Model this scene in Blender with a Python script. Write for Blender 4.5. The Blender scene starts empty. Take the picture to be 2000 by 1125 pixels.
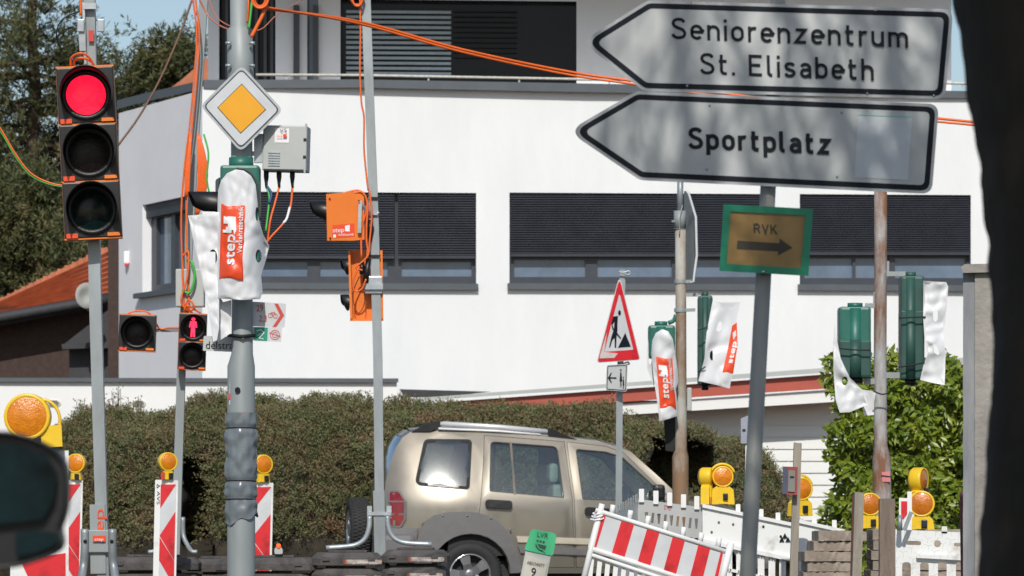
import bpy, bmesh, math, random
import numpy as np
from mathutils import Vector, Matrix, noise
from mathutils.geometry import delaunay_2d_cdt
R = math.radians
PI = math.pi
C = bpy.context.scene.collection
sc = bpy.context.scene
random.seed(7)

# ------------------------------------------------------------------ camera, sky, sun, exposure
F = 7596.0      # focal length in photo pixels (15 degree telephoto)
YH = 976.0      # horizon row of the photo
H = 1.2         # eye height
cam = bpy.data.cameras.new('camera'); co = bpy.data.objects.new('camera', cam); C.objects.link(co)
co.location = (0, 0, H); co.rotation_euler = (R(90), 0, 0)
cam.sensor_width = 36; cam.lens = 36 * F / 2000; cam.shift_y = (YH - 562.5) / 2000
cam.clip_start = 0.3; cam.clip_end = 2000
cam.dof.use_dof = True; cam.dof.focus_distance = 22; cam.dof.aperture_fstop = 11
sc.camera = co
SUN_EL, SUN_AZ = 40.0, -3.0          # sun high behind the camera, almost exactly in line
w = bpy.data.worlds.new('World'); sc.world = w; w.use_nodes = True
nt = w.node_tree; nt.nodes.clear()
out = nt.nodes.new('ShaderNodeOutputWorld'); bg = nt.nodes.new('ShaderNodeBackground'); sky = nt.nodes.new('ShaderNodeTexSky')
sky.sky_type = 'NISHITA'; sky.sun_disc = False; sky.sun_elevation = R(SUN_EL); sky.sun_rotation = R(180 - SUN_AZ)
sky.air_density = 1.0; sky.dust_density = 1.0; sky.ozone_density = 1.0
bg.inputs['Strength'].default_value = 0.10
nt.links.new(sky.outputs[0], bg.inputs[0]); nt.links.new(bg.outputs[0], out.inputs[0])
sl = bpy.data.lights.new('sun', 'SUN'); sl.energy = 3.45; sl.angle = R(0.53); sl.color = (1, .955, .89)
so = bpy.data.objects.new('sun', sl); C.objects.link(so)
sv = Vector((math.sin(R(SUN_AZ)) * math.cos(R(SUN_EL)), -math.cos(R(SUN_AZ)) * math.cos(R(SUN_EL)), math.sin(R(SUN_EL))))
so.rotation_euler = sv.to_track_quat('Z', 'Y').to_euler(); so.location = (5, -10, 30)
sc.view_settings.view_transform = 'Standard'; sc.view_settings.look = 'None'; sc.view_settings.exposure = 0; sc.view_settings.gamma = 1
sc.render.engine = 'CYCLES'

# ------------------------------------------------------------------ helpers
def P(px, py, D): return Vector(((px - 1000) / F * D, D, H - (py - YH) / F * D))
WM = {}
def props(o, label=None, cat=None, group=None, kind=None):
    if label: o['label'] = label
    if cat: o['category'] = cat
    if group: o['group'] = group
    if kind: o['kind'] = kind
    return o
def thing(name, label, cat, loc, rz=0, group=None):
    o = bpy.data.objects.new(name, None); C.objects.link(o)
    o.location = loc; o.rotation_euler = (0, 0, rz); o.empty_display_size = .1
    WM[o.name] = Matrix.Translation(Vector(loc)) @ Matrix.Rotation(rz, 4, 'Z')
    return props(o, label, cat, group)
def inside(p, poly):
    x, y = p; c = False; n = len(poly); j = n - 1
    for i in range(n):
        xi, yi = poly[i]; xj, yj = poly[j]
        if (yi > y) != (yj > y) and x < (xj - xi) * (y - yi) / (yj - yi) + xi: c = not c
        j = i
    return c
def frame(o, z):
    z = z.normalized(); a = Vector((1, 0, 0)) if abs(z.x) < .9 else Vector((0, 1, 0))
    x = (a - z * a.dot(z)).normalized(); y = z.cross(x)
    M = Matrix((x, y, z)).transposed().to_4x4(); M.translation = o; return M
class MB:
    def __init__(s): s.v = []; s.f = []; s.sm = []
    def add(s, vs, fs, smooth=False, M=None):
        b = len(s.v)
        for p in vs:
            p = Vector(p); s.v.append(M @ p if M is not None else p)
        for f in fs: s.f.append([b + i for i in f]); s.sm.append(smooth)
        return s
    def box(s, c, d, M=None, bev=0):
        x, y, z = [q / 2 for q in d]; c = Vector(c)
        if bev:
            b = min(bev, x * .9, y * .9, z * .9); vs = []; 
            bm = bmesh.new(); bmesh.ops.create_cube(bm, size=1)
            for q in bm.verts: q.co = Vector((q.co.x * 2 * x, q.co.y * 2 * y, q.co.z * 2 * z)) + c
            bmesh.ops.bevel(bm, geom=bm.edges[:] , offset=b, segments=2, affect='EDGES', profile=.6)
            bm.verts.ensure_lookup_table()
            s.add([q.co.copy() for q in bm.verts], [[q.index for q in f.verts] for f in bm.faces], False, M); bm.free(); return s
        vs = [c + Vector((i * x, j * y, k * z)) for k in (-1, 1) for j in (-1, 1) for i in (-1, 1)]
        return s.add(vs, [(0, 2, 3, 1), (4, 5, 7, 6), (0, 1, 5, 4), (2, 6, 7, 3), (0, 4, 6, 2), (1, 3, 7, 5)], False, M)
    def bar(s, a, b, wx, wy, M=None):
        a = Vector(a); b = Vector(b); z = (b - a).normalized(); x = Vector((1, 0, 0)); x = (x - z * x.dot(z))
        if x.length < .1: x = Vector((0, 1, 0)); x = x - z * x.dot(z)
        x.normalize(); y = z.cross(x); vs = []
        for p in (a, b):
            for i, j in ((-1, -1), (1, -1), (1, 1), (-1, 1)): vs.append(p + x * i * wx / 2 + y * j * wy / 2)
        return s.add(vs, [(3, 2, 1, 0), (4, 5, 6, 7), (0, 1, 5, 4), (1, 2, 6, 5), (2, 3, 7, 6), (3, 0, 4, 7)], False, M)
    def tube(s, pts, r, n=8, M=None, cap=True):
        pts = [Vector(p) for p in pts]; rr = r if isinstance(r, (list, tuple)) else [r] * len(pts); vs = []; fs = []; px = None
        for i, p in enumerate(pts):
            t = (pts[min(i + 1, len(pts) - 1)] - pts[max(i - 1, 0)]).normalized()
            if px is None: px = frame(p, t).to_3x3().col[0]
            x = (px - t * px.dot(t)).normalized(); px = x; y = t.cross(x)
            for k in range(n):
                a = 2 * PI * k / n; vs.append(p + x * math.cos(a) * rr[i] + y * math.sin(a) * rr[i])
        for i in range(len(pts) - 1):
            for k in range(n): a = i * n + k; b = i * n + (k + 1) % n; fs.append((a, b, b + n, a + n))
        s.add(vs, fs, True, M)
        if cap:
            b = len(s.v) - len(vs); s.f.append(list(range(b + n - 1, b - 1, -1))); s.sm.append(False)
            b = len(s.v) - n; s.f.append(list(range(b, b + n))); s.sm.append(False)
        return s
    def lathe(s, prof, M, n=24, a0=0, a1=2 * PI, smooth=True):   # prof: (radius, axial) about local -Y axis
        full = abs(a1 - a0 - 2 * PI) < 1e-6; m = n if full else n + 1; vs = []; fs = []
        for r_, y_ in prof:
            for k in range(m):
                a = a0 + (a1 - a0) * k / n; vs.append((r_ * math.cos(a), y_, r_ * math.sin(a)))
        for i in range(len(prof) - 1):
            for k in range(n):
                a = i * m + k; b = i * m + (k + 1) % m; fs.append((a, b, b + m, a + m))
        return s.add(vs, fs, smooth, M)
    def disc(s, r_, M, y=0, n=28, dome=0):
        prof = [(r_, y), (r_ * .75, y - dome * .45), (r_ * .4, y - dome * .85), (0.0005, y - dome)]
        return s.lathe(prof, M, n)
    def prism(s, poly, y0, y1, M=None):       # polygon in local xz, extruded in y
        n = len(poly); vs = [(x, y0, z) for x, z in poly] + [(x, y1, z) for x, z in poly]
        fs = [list(range(n)), list(range(2 * n - 1, n - 1, -1))] + [(i, n + i, n + (i + 1) % n, (i + 1) % n) for i in range(n)]
        return s.add(vs, fs, False, M)
    def panel(s, outer, holes, fmap, thick, step=None, smooth=False, back=True):   # fmap(u, v, depth)->world
        outer = [tuple(p) for p in outer]; holes = [[tuple(p) for p in h] for h in holes]
        vs = []; es = []
        for loop in [outer] + holes:
            b = len(vs); n = len(loop); vs += loop; es += [(b + i, b + (i + 1) % n) for i in range(n)]
        if step:
            x0 = min(p[0] for p in outer); x1 = max(p[0] for p in outer); y0 = min(p[1] for p in outer); y1 = max(p[1] for p in outer)
            nx = int((x1 - x0) / step) + 1; ny = int((y1 - y0) / step) + 1
            segs = [(Vector(vs[a]), Vector(vs[b])) for a, b in es]
            for i in range(nx + 1):
                for j in range(ny + 1):
                    q = (x0 + (i + .5 * (j % 2)) * step, y0 + j * step)
                    if inside(q, outer) and not any(inside(q, h) for h in holes):
                        qv = Vector(q); ok = True
                        for a, b in segs:
                            d = b - a; t = max(0, min(1, (qv - a).dot(d) / max(d.length_squared, 1e-12)))
                            if (a + d * t - qv).length < step * .35: ok = False; break
                        if ok: vs.append(q)
        V, E, FC, *_ = delaunay_2d_cdt([Vector(p) for p in vs], es, [], 0, 1e-7)
        tris = []
        for f in FC:
            c = ((V[f[0]].x + V[f[1]].x + V[f[2]].x) / 3, (V[f[0]].y + V[f[1]].y + V[f[2]].y) / 3)
            if inside(c, outer) and not any(inside(c, h) for h in holes): tris.append(tuple(f))
        n = len(V); front = [fmap(p.x, p.y, 0) for p in V]; fs = [list(t) for t in tris]
        if back:
            ec = {}
            for t in tris:
                for a, b in ((t[0], t[1]), (t[1], t[2]), (t[2], t[0])):
                    if (b, a) in ec: del ec[(b, a)]
                    else: ec[(a, b)] = 1
            vs3 = front + [fmap(p.x, p.y, thick) for p in V]
            nf = len(fs); fs += [[n + t[2], n + t[1], n + t[0]] for t in tris]
            s.add(vs3, fs, smooth)
            for a, c in ec: s.add([vs3[c], vs3[a], vs3[n + a], vs3[n + c]], [(0, 1, 2, 3)], False)
        else: s.add(front, fs, smooth)
        return s
    def build(s, name, mat, parent=None, label=None, cat=None, group=None, kind=None):
        me = bpy.data.meshes.new(name); 
        if parent is None:
            xs = [p.x for p in s.v]; ys = [p.y for p in s.v]; zs = [p.z for p in s.v]
            org = Vector(((min(xs) + max(xs)) / 2, (min(ys) + max(ys)) / 2, min(zs))); Mi = Matrix.Translation(-org)
        else: Mi = WM[parent.name].inverted()
        me.from_pydata([Mi @ p for p in s.v], [], s.f)
        me.polygons.foreach_set('use_smooth', s.sm)
        me.materials.append(mat); me.validate(); me.update()
        o = bpy.data.objects.new(name, me); C.objects.link(o)
        if parent is None: o.location = org; WM[o.name] = Matrix.Translation(org)
        else: o.parent = parent; WM[o.name] = WM[parent.name]
        return props(o, label, cat, group, kind)
def rebuild_normals(o):
    return
    bm = bmesh.new(); bm.from_mesh(o.data); bmesh.ops.recalc_face_normals(bm, faces=bm.faces[:]); bm.to_mesh(o.data); bm.free()
def pxmap(Df):          # pixel polygon at a depth (number or function of px,py)
    if not callable(Df): D0 = Df; Df = lambda x, y: D0
    return lambda u, v, d: P(u, v, Df(u, v) + d)
def catm(pts, n=6):
    pts = [Vector(p) for p in pts]; q = [pts[0] * 2 - pts[1]] + pts + [pts[-1] * 2 - pts[-2]]; r_ = []
    for i in range(1, len(q) - 2):
        a, b, c, d = q[i - 1:i + 3]
        for k in range(n):
            t = k / n; r_.append(.5 * ((2 * b) + (c - a) * t + (2 * a - 5 * b + 4 * c - d) * t * t + (3 * b - a - 3 * c + d) * t ** 3))
    return r_ + [pts[-1]]
def roundpoly(pts, rad, n=5):
    r_ = []; N = len(pts); rad = rad if isinstance(rad, (list, tuple)) else [rad] * N
    for i in range(N):
        p = Vector(pts[i]); a = Vector(pts[i - 1]) - p; b = Vector(pts[(i + 1) % N]) - p; ra = rad[i]
        if ra <= 0: r_.append(tuple(p)); continue
        la, lb = a.length, b.length; a.normalize(); b.normalize()
        half = math.acos(max(-1, min(1, a.dot(b)))) / 2; t = min(ra / math.tan(half), la * .48, lb * .48)
        s0 = p + a * t; s1 = p + b * t
        for k in range(n + 1):
            u = k / n; r_.append(tuple(s0 * (1 - u) ** 2 + p * 2 * u * (1 - u) + s1 * u * u))
    return r_
def inset(pts, d):
    N = len(pts); A = sum(pts[i][0] * pts[(i + 1) % N][1] - pts[(i + 1) % N][0] * pts[i][1] for i in range(N)); sg = 1 if A > 0 else -1; r_ = []
    for i in range(N):
        p = Vector(pts[i]); e0 = (p - Vector(pts[i - 1])).normalized(); e1 = (Vector(pts[(i + 1) % N]) - p).normalized()
        n0 = Vector((-e0.y, e0.x)) * sg; n1 = Vector((-e1.y, e1.x)) * sg; m = n0 + n1
        m = m / max(.2, m.length_squared) * 2 * d; r_.append(tuple(p + m))
    return r_
def circ(cx, cy, rx, ry=None, n=20, a0=0): ry = ry or rx; return [(cx + rx * math.cos(a0 + 2 * PI * k / n), cy + ry * math.sin(a0 + 2 * PI * k / n)) for k in range(n)]

# ------------------------------------------------------------------ materials
MT = {}
def pbr(name, col, rough=.5, metal=0, var=.12, scale=6, bump=0, col2=None, bscale=None, coat=0, thr=None, stretch=None, spec=None, detail=6):
    m = bpy.data.materials.new(name); m.use_nodes = True; n = m.node_tree.nodes; L = m.node_tree.links; b = n['Principled BSDF']
    tc = n.new('ShaderNodeTexCoord'); mp = n.new('ShaderNodeMapping'); L.new(tc.outputs['Object'], mp.inputs[0])
    if stretch: mp.inputs['Scale'].default_value = stretch
    nz = n.new('ShaderNodeTexNoise'); nz.inputs['Scale'].default_value = scale; nz.inputs['Detail'].default_value = detail; nz.inputs['Roughness'].default_value = .65
    L.new(mp.outputs[0], nz.inputs[0])
    cr = n.new('ShaderNodeValToRGB'); L.new(nz.outputs[0], cr.inputs[0])
    c1 = [max(0, c * (1 - var)) for c in col]; c2 = list(col2) if col2 else [min(1, c * (1 + var)) for c in col]
    lo, hi = thr if thr else (.3, .7)
    cr.color_ramp.elements[0].position = lo; cr.color_ramp.elements[1].position = hi
    cr.color_ramp.elements[0].color = (*c1, 1); cr.color_ramp.elements[1].color = (*c2, 1)
    L.new(cr.outputs[0], b.inputs['Base Color'])
    b.inputs['Roughness'].default_value = rough; b.inputs['Metallic'].default_value = metal; b.inputs['Coat Weight'].default_value = coat
    if spec is not None: b.inputs['Specular IOR Level'].default_value = spec
    mr = n.new('ShaderNodeMapRange'); mr.inputs[3].default_value = max(0.02, rough - .08); mr.inputs[4].default_value = min(1, rough + .1)
    L.new(nz.outputs[0], mr.inputs[0]); L.new(mr.outputs[0], b.inputs['Roughness'])
    if bump:
        nb = n.new('ShaderNodeTexNoise'); nb.inputs['Scale'].default_value = bscale or scale * 3; nb.inputs['Detail'].default_value = 5; L.new(mp.outputs[0], nb.inputs[0])
        bp = n.new('ShaderNodeBump'); bp.inputs['Strength'].default_value = bump; bp.inputs['Distance'].default_value = .01
        L.new(nb.outputs[0], bp.inputs['Height']); L.new(bp.outputs[0], b.inputs['Normal'])
    MT[name] = m; return m
def bands(m, freq, depth, axis='Z', dark=None):      # horizontal grooves added to a material (siding, slats)
    n = m.node_tree.nodes; L = m.node_tree.links; b = n['Principled BSDF']; tc = n.new('ShaderNodeTexCoord'); sp = n.new('ShaderNodeSeparateXYZ')
    L.new(tc.outputs['Object'], sp.inputs[0]); mu = n.new('ShaderNodeMath'); mu.operation = 'MULTIPLY'; mu.inputs[1].default_value = freq
    L.new(sp.outputs[axis], mu.inputs[0]); fr = n.new('ShaderNodeMath'); fr.operation = 'FRACT'; L.new(mu.outputs[0], fr.inputs[0])
    bp = n.new('ShaderNodeBump'); bp.inputs['Distance'].default_value = depth; bp.inputs['Strength'].default_value = 1; L.new(fr.outputs[0], bp.inputs['Height']); L.new(bp.outputs[0], b.inputs['Normal'])
def glass(name, tint, alpha, rough=.02):
    m = bpy.data.materials.new(name); m.use_nodes = True; n = m.node_tree.nodes; L = m.node_tree.links; n.clear()
    o = n.new('ShaderNodeOutputMaterial'); mx = n.new('ShaderNodeMixShader'); tr = n.new('ShaderNodeBsdfTransparent'); gl = n.new('ShaderNodeBsdfGlossy'); fr = n.new('ShaderNodeFresnel')
    fr.inputs[0].default_value = 1.6; tr.inputs[0].default_value = (*tint, 1); gl.inputs['Roughness'].default_value = rough
    ad = n.new('ShaderNodeMath'); ad.operation = 'ADD'; ad.inputs[1].default_value = alpha; L.new(fr.outputs[0], ad.inputs[0])
    L.new(ad.outputs[0], mx.inputs[0]); L.new(tr.outputs[0], mx.inputs[1]); L.new(gl.outputs[0], mx.inputs[2]); L.new(mx.outputs[0], o.inputs[0]); MT[name] = m; return m
def glow(name, col, st, base=None, cells=0):
    m = pbr(name, base or col, .35, 0, .1, 30); b = m.node_tree.nodes['Principled BSDF']
    b.inputs['Emission Color'].default_value = (*col, 1); b.inputs['Emission Strength'].default_value = st
    if cells:
        n = m.node_tree.nodes; L = m.node_tree.links; tc = n.new('ShaderNodeTexCoord'); v = n.new('ShaderNodeTexVoronoi'); v.inputs['Scale'].default_value = cells
        L.new(tc.outputs['Object'], v.inputs[0]); mr = n.new('ShaderNodeMapRange'); mr.inputs[1].default_value = 0; mr.inputs[2].default_value = .8; mr.inputs[3].default_value = st * 1.15; mr.inputs[4].default_value = st * .7
        L.new(v.outputs['Distance'], mr.inputs[0]); L.new(mr.outputs[0], b.inputs['Emission Strength'])
    return m
galv = pbr('galvanised_steel', (.30, .33, .34), .45, .35, .22, 5, .15, stretch=(1, 1, .3))
steelg = pbr('grey_painted_steel', (.28, .31, .31), .5, .1, .16, 3, .1, stretch=(1, 1, .25))
steeld = pbr('weathered_grey_steel', (.34, .34, .31), .5, .05, .2, 4, .12, stretch=(1, 1, .2))
tubem = pbr('bright_zinc_tube', (.40, .44, .46), .4, .4, .2, 8, .1)
rust = pbr('rusty_grey_paint', (.30, .18, .10), .75, 0, .25, 3.2, .3, col2=(.40, .40, .36), thr=(.38, .56), stretch=(1, 1, .35))
rust2 = pbr('rust_brown_pole', (.24, .11, .055), .8, 0, .2, 2.2, .3, col2=(.40, .42, .42), thr=(.36, .52), stretch=(1.6, 1, .45))
ironr = pbr('dark_red_iron', (.10, .032, .026), .7, 0, .3, 10, .3)
blackp = pbr('black_plastic', (.010, .010, .011), .42, 0, .3, 9, .05)
blackm = pbr('black_matt', (.008, .008, .009), .7, 0, .3, 9)
lensd = pbr('dark_lens', (.008, .005, .005), .2, 0, .3, 60, .2, spec=.25)
orangep = pbr('orange_paint', (.78, .19, .018), .45, 0, .08, 3, .05)
cablem = pbr('orange_cable', (.80, .14, .02), .45, 0, .12, 20)
cabler = pbr('pale_orange_cable', (.62, .20, .11), .5, 0, .12, 20)
cableg = pbr('green_cable', (.05, .42, .06), .45, 0, .12, 20)
cableb = pbr('blue_cable', (.02, .05, .22), .45)
greenp = pbr('green_signal_paint', (.018, .13, .095), .42, 0, .15, 5, .05)
greend = pbr('dark_green_paint', (.022, .075, .06), .5, 0, .2, 5, .05)
vinyl = pbr('white_vinyl', (.70, .71, .72), .3, 0, .04, 4, .05, bscale=9)
redo = pbr('orange_red_print', (.78, .075, .02), .4, 0, .05, 6)
whitep = pbr('white_print', (.80, .80, .80), .45, 0, .05, 10)
signw = pbr('reflective_white_sheet', (.57, .59, .60), .42, 0, .08, 7, .02, spec=.4)
signg = pbr('aged_sign_sheet', (.49, .51, .50), .42, 0, .07, 3, .02)
signrim = pbr('aluminium_rim', (.48, .50, .51), .35, .3, .1, 12)
inkb = pbr('sign_black', (.008, .011, .018), .5, 0, .15, 10, spec=.2)
ink2 = pbr('dull_black_ink', (.05, .055, .06), .5, 0, .15, 10)
yellowp = pbr('sign_yellow', (.78, .36, .015), .4, 0, .05, 4)
redp = pbr('reflective_red', (.50, .014, .02), .42, 0, .3, 9, thr=(.28, .5))
reds = pbr('dull_red_print', (.55, .06, .045), .45, 0, .1, 8)
lampy = pbr('yellow_lamp_plastic', (.80, .52, .02), .38, 0, .1, 8)
amber = pbr('amber_lens', (.66, .205, .004), .18, 0, .2, 30, .35, bscale=120, coat=.5)
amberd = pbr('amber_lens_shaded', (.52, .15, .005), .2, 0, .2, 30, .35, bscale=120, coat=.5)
whiteplastic = pbr('white_barrier_plastic', (.60, .58, .54), .45, 0, .12, 5, .06, col2=(.76, .77, .75), thr=(.30, .44))
greyplastic = pbr('grey_barrier_plastic', (.42, .43, .42), .5, 0, .12, 4, .1)
rubber = pbr('recycled_rubber', (.075, .068, .065), .8, 0, .35, 9, .6, bscale=60)
tyre = pbr('tyre_rubber', (.022, .022, .023), .75, 0, .25, 20, .2)
wood = pbr('weathered_wood', (.20, .155, .12), .85, 0, .35, 7, .7, stretch=(3, 3, .35), bscale=24)
woodl = pbr('pale_grey_wood', (.29, .26, .21), .85, 0, .3, 7, .6, stretch=(3, 3, .35), bscale=24)
slabm = pbr('brown_grey_slab', (.27, .215, .17), .9, 0, .3, 6, .9, bscale=22, col2=(.42, .36, .29))
plaster = pbr('white_render', (.74, .765, .77), .85, 0, .03, 1.1, .3, bscale=60, stretch=(1.6, 1, .5), col2=(.79, .805, .80))
plasters = pbr('cool_white_render', (.78, .79, .81), .85, 0, .03, 1.5, .25, bscale=60)
wallw = pbr('garden_wall_white', (.79, .80, .78), .85, 0, .04, 1.2, .25, bscale=40, col2=(.81, .81, .80))
coping = pbr('grey_sheet_coping', (.085, .10, .115), .5, .1, .1, 3)
anth = pbr('anthracite_frame', (.045, .052, .065), .42, .1, .1, 6)
blind = pbr('anthracite_slats', (.030, .034, .045), .5, .1, .12, 4); 
winbl = pbr('window_glass_blue', (.12, .17, .24), .08, 0, .25, 1.5)
wing = pbr('window_glass_dark', (.008, .010, .014), .12, 0, .3, 1, spec=.15)
siding = pbr('white_siding', (.74, .75, .72), .7, 0, .05, 3, .2, stretch=(.3, 1, 3))
redroof = pbr('terracotta_fascia', (.42, .085, .055), .55, 0, .1, 3)
woodw = pbr('peeling_white_board', (.74, .74, .72), .75, 0, .04, 3.5, .2, stretch=(.5, 1, 6), col2=(.78, .78, .75), thr=(.3, .42))
tile = pbr('orange_roof_tile', (.43, .145, .07), .75, 0, .22, 4, .3)
brick = pbr('dark_brown_brick', (.055, .034, .028), .85, 0, .3, 10, .5)
slate = pbr('dark_slate', (.04, .04, .045), .7, 0, .25, 6, .3)
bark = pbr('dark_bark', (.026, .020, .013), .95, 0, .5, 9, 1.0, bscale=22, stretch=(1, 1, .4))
def zrust(m, stops):
    n = m.node_tree.nodes; L = m.node_tree.links; tc = n.new('ShaderNodeTexCoord'); sp_ = n.new('ShaderNodeSeparateXYZ'); L.new(tc.outputs['Object'], sp_.inputs[0])
    mr = n.new('ShaderNodeMapRange'); mr.inputs[1].default_value = 0; mr.inputs[2].default_value = 5; L.new(sp_.outputs['Z'], mr.inputs[0])
    cr = n.new('ShaderNodeValToRGB'); L.new(mr.outputs[0], cr.inputs[0]); e = cr.color_ramp.elements
    for i, (z, v) in enumerate(stops):
        q = e[i] if i < 2 else e.new(z / 5); q.position = z / 5; q.color = (v, v, v, 1)
    ramp = [q for q in n if q.type == 'VALTORGB' and q != cr][0]; nz = [q for q in n if q.type == 'TEX_NOISE'][0]
    ad = n.new('ShaderNodeMath'); ad.operation = 'SUBTRACT'; L.new(nz.outputs[0], ad.inputs[0]); m2 = n.new('ShaderNodeMath'); m2.operation = 'MULTIPLY'; m2.inputs[1].default_value = .19; L.new(cr.outputs[0], m2.inputs[0]); L.new(m2.outputs[0], ad.inputs[1]); L.new(ad.outputs[0], ramp.inputs[0])
zrust(rust2, [(0, .3), (4.2, .85), (1.3, .15), (2.2, .30), (3.0, .42), (3.45, .5), (3.6, .85)]); zrust(rust, [(0, .2), (4.2, .1), (1.1, .25), (1.7, .55), (2.0, .1), (2.6, .45), (3.2, .5), (3.4, .05)])
barkb = pbr('brown_bark', (.09, .06, .042), .9, 0, .4, 8, .8)
asph = pbr('asphalt', (.05, .05, .052), .9, 0, .2, 3, .4, bscale=120)
pave = pbr('paving', (.22, .21, .20), .85, 0, .15, 2, .3, bscale=60)
soil = pbr('soil', (.09, .065, .045), .95, 0, .3, 4, .6)
concrete = pbr('rough_concrete', (.30, .28, .25), .9, 0, .22, 5, .8, bscale=30)
concg = pbr('flaking_grey_paint', (.22, .23, .25), .8, 0, .2, 5, .5, col2=(.33, .34, .35), stretch=(2, 2, .4))
carp = pbr('champagne_paint', (.265, .24, .195), .36, .6, .04, 2, coat=.6)
cladg = pbr('grey_cladding', (.145, .14, .14), .55, 0, .08, 8, .05)
darkin = pbr('dark_interior', (.03, .03, .032), .8)
seatm = pbr('beige_seat', (.40, .40, .36), .7, 0, .1, 6)
taill = pbr('red_tail_light', (.22, .006, .010), .12, 0, .35, 22, .2, coat=.8)
chrome = pbr('bright_metal', (.62, .62, .62), .2, .9, .1, 8)
alloy = pbr('alloy_wheel', (.24, .24, .25), .35, .6, .1, 8)
railm = pbr('silver_rail', (.72, .73, .74), .35, .3, .05, 8)
bagm = pbr('grey_plastic_wrap', (.15, .175, .19), .26, 0, .15, 4, .5, bscale=11)
mintp = pbr('green_cap_plastic', (.06, .46, .21), .45, 0, .06, 6)
postw = pbr('pale_post_plastic', (.46, .47, .44), .55, 0, .08, 6, .1)
goldp = pbr('brown_gold_panel', (.27, .165, .055), .3, .15, .2, 9, .1)
framegr = pbr('green_frame_metal', (.010, .20, .115), .3, .3, .1, 8)
rvki = pbr('brown_ink', (.035, .028, .018), .5)
boxg = pbr('light_grey_cabinet', (.42, .44, .42), .5, 0, .05, 5)
cabled = pbr('black_rubber_gland', (.02, .02, .022), .6)
emerald = pbr('route_green', (.01, .27, .17), .45)
carglass = glass('car_glass', (.84, .94, .93), .08)
carglass2 = glass('rear_quarter_glass', (.80, .88, .88), .14, .13)
mirg = pbr('mirror_glass_dark', (.004, .009, .011), .3, 0, .7, 9, spec=.15, col2=(.008, .026, .03))
redlit = glow('red_signal_lit', (1.0, .008, .045), 1.5, (.5, .01, .02), 48)
redman = glow('red_man_lit', (1.0, .03, .10), 1.7, (.5, .01, .02))
orlit = glow('small_orange_light', (1.0, .12, .02), 1.2, (.6, .1, .02))
# foliage materials
def leafmat(name, cols, rough, scale, trans=.15, lo=.3, hi=.7, spec=.4):
    m = pbr(name, cols[0], rough, 0, 0, scale, spec=spec); n = m.node_tree.nodes; L = m.node_tree.links
    cr = [q for q in n if q.type == 'VALTORGB'][0]; cr.color_ramp.elements[0].color = (*cols[0], 1); cr.color_ramp.elements[-1].color = (*cols[-1], 1)
    cr.color_ramp.elements[0].position = lo; cr.color_ramp.elements[1].position = hi
    for i, c in enumerate(cols[1:-1]):
        e = cr.color_ramp.elements.new(lo + (hi - lo) * (i + 1) / (len(cols) - 1)); e.color = (*c, 1)
    b = n['Principled BSDF']; b.inputs['Transmission Weight'].default_value = 0
    tr = n.new('ShaderNodeBsdfTranslucent'); L.new(cr.outputs[0], tr.inputs[0]); mx = n.new('ShaderNodeMixShader'); mx.inputs[0].default_value = trans
    o = [q for q in n if q.type == 'OUTPUT_MATERIAL'][0]; L.new(b.outputs[0], mx.inputs[1]); L.new(tr.outputs[0], mx.inputs[2]); L.new(mx.outputs[0], o.inputs[0]); return m
hedgem = leafmat('cotoneaster_leaves', [(.12, .14, .055), (.20, .145, .075), (.13, .155, .06), (.20, .17, .085), (.25, .155, .085)], .6, 1.7, .1, .34, .66)
laurelm = leafmat('laurel_leaves', [(.07, .12, .014), (.19, .26, .025), (.36, .38, .05)], .34, 6, .2, .3, .72, .5)
pinem = leafmat('pine_needles', [(.035, .055, .025), (.10, .11, .04), (.20, .16, .07)], .6, .9, .15)
shrubm = leafmat('pale_shrub_leaves', [(.14, .15, .07), (.25, .24, .12)], .6, 6, .15)

# ------------------------------------------------------------------ lettering
_fc = {}
def fontmesh(s):
    if s in _fc: return _fc[s]
    cu = bpy.data.curves.new('t', 'FONT'); cu.body = s; cu.resolution_u = 4; o = bpy.data.objects.new('t', cu); C.objects.link(o)
    dg = bpy.context.evaluated_depsgraph_get(); dg.update(); e = o.evaluated_get(dg); me = e.to_mesh()
    vs = [(p.co.x, p.co.y) for p in me.vertices]; fs = [list(p.vertices) for p in me.polygons]; e.to_mesh_clear()
    bpy.data.objects.remove(o); bpy.data.curves.remove(cu)
    x0 = min(p[0] for p in vs); x1 = max(p[0] for p in vs)
    _fc[s] = ([((x - x0) / (x1 - x0), y / .70) for x, y in vs], fs); return _fc[s]
def text(mb, s, O, A, B, fmap, lift=-.004):     # baseline origin, along vector, cap-height vector (pixels)
    vs, fs = fontmesh(s)
    mb.add([fmap(O[0] + u * A[0] + v * B[0], O[1] + u * A[1] + v * B[1], lift) for u, v in vs], fs)
def arc(cx, cy, r_, a0, a1, n=10): return [(cx + r_ * math.cos(R(a0 + (a1 - a0) * k / n)), cy + r_ * math.sin(R(a0 + (a1 - a0) * k / n))) for k in range(n + 1)]
def sp(pts): return [(p.x, p.y) for p in catm([Vector((a, b, 0)) for a, b in pts], 5)]
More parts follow.
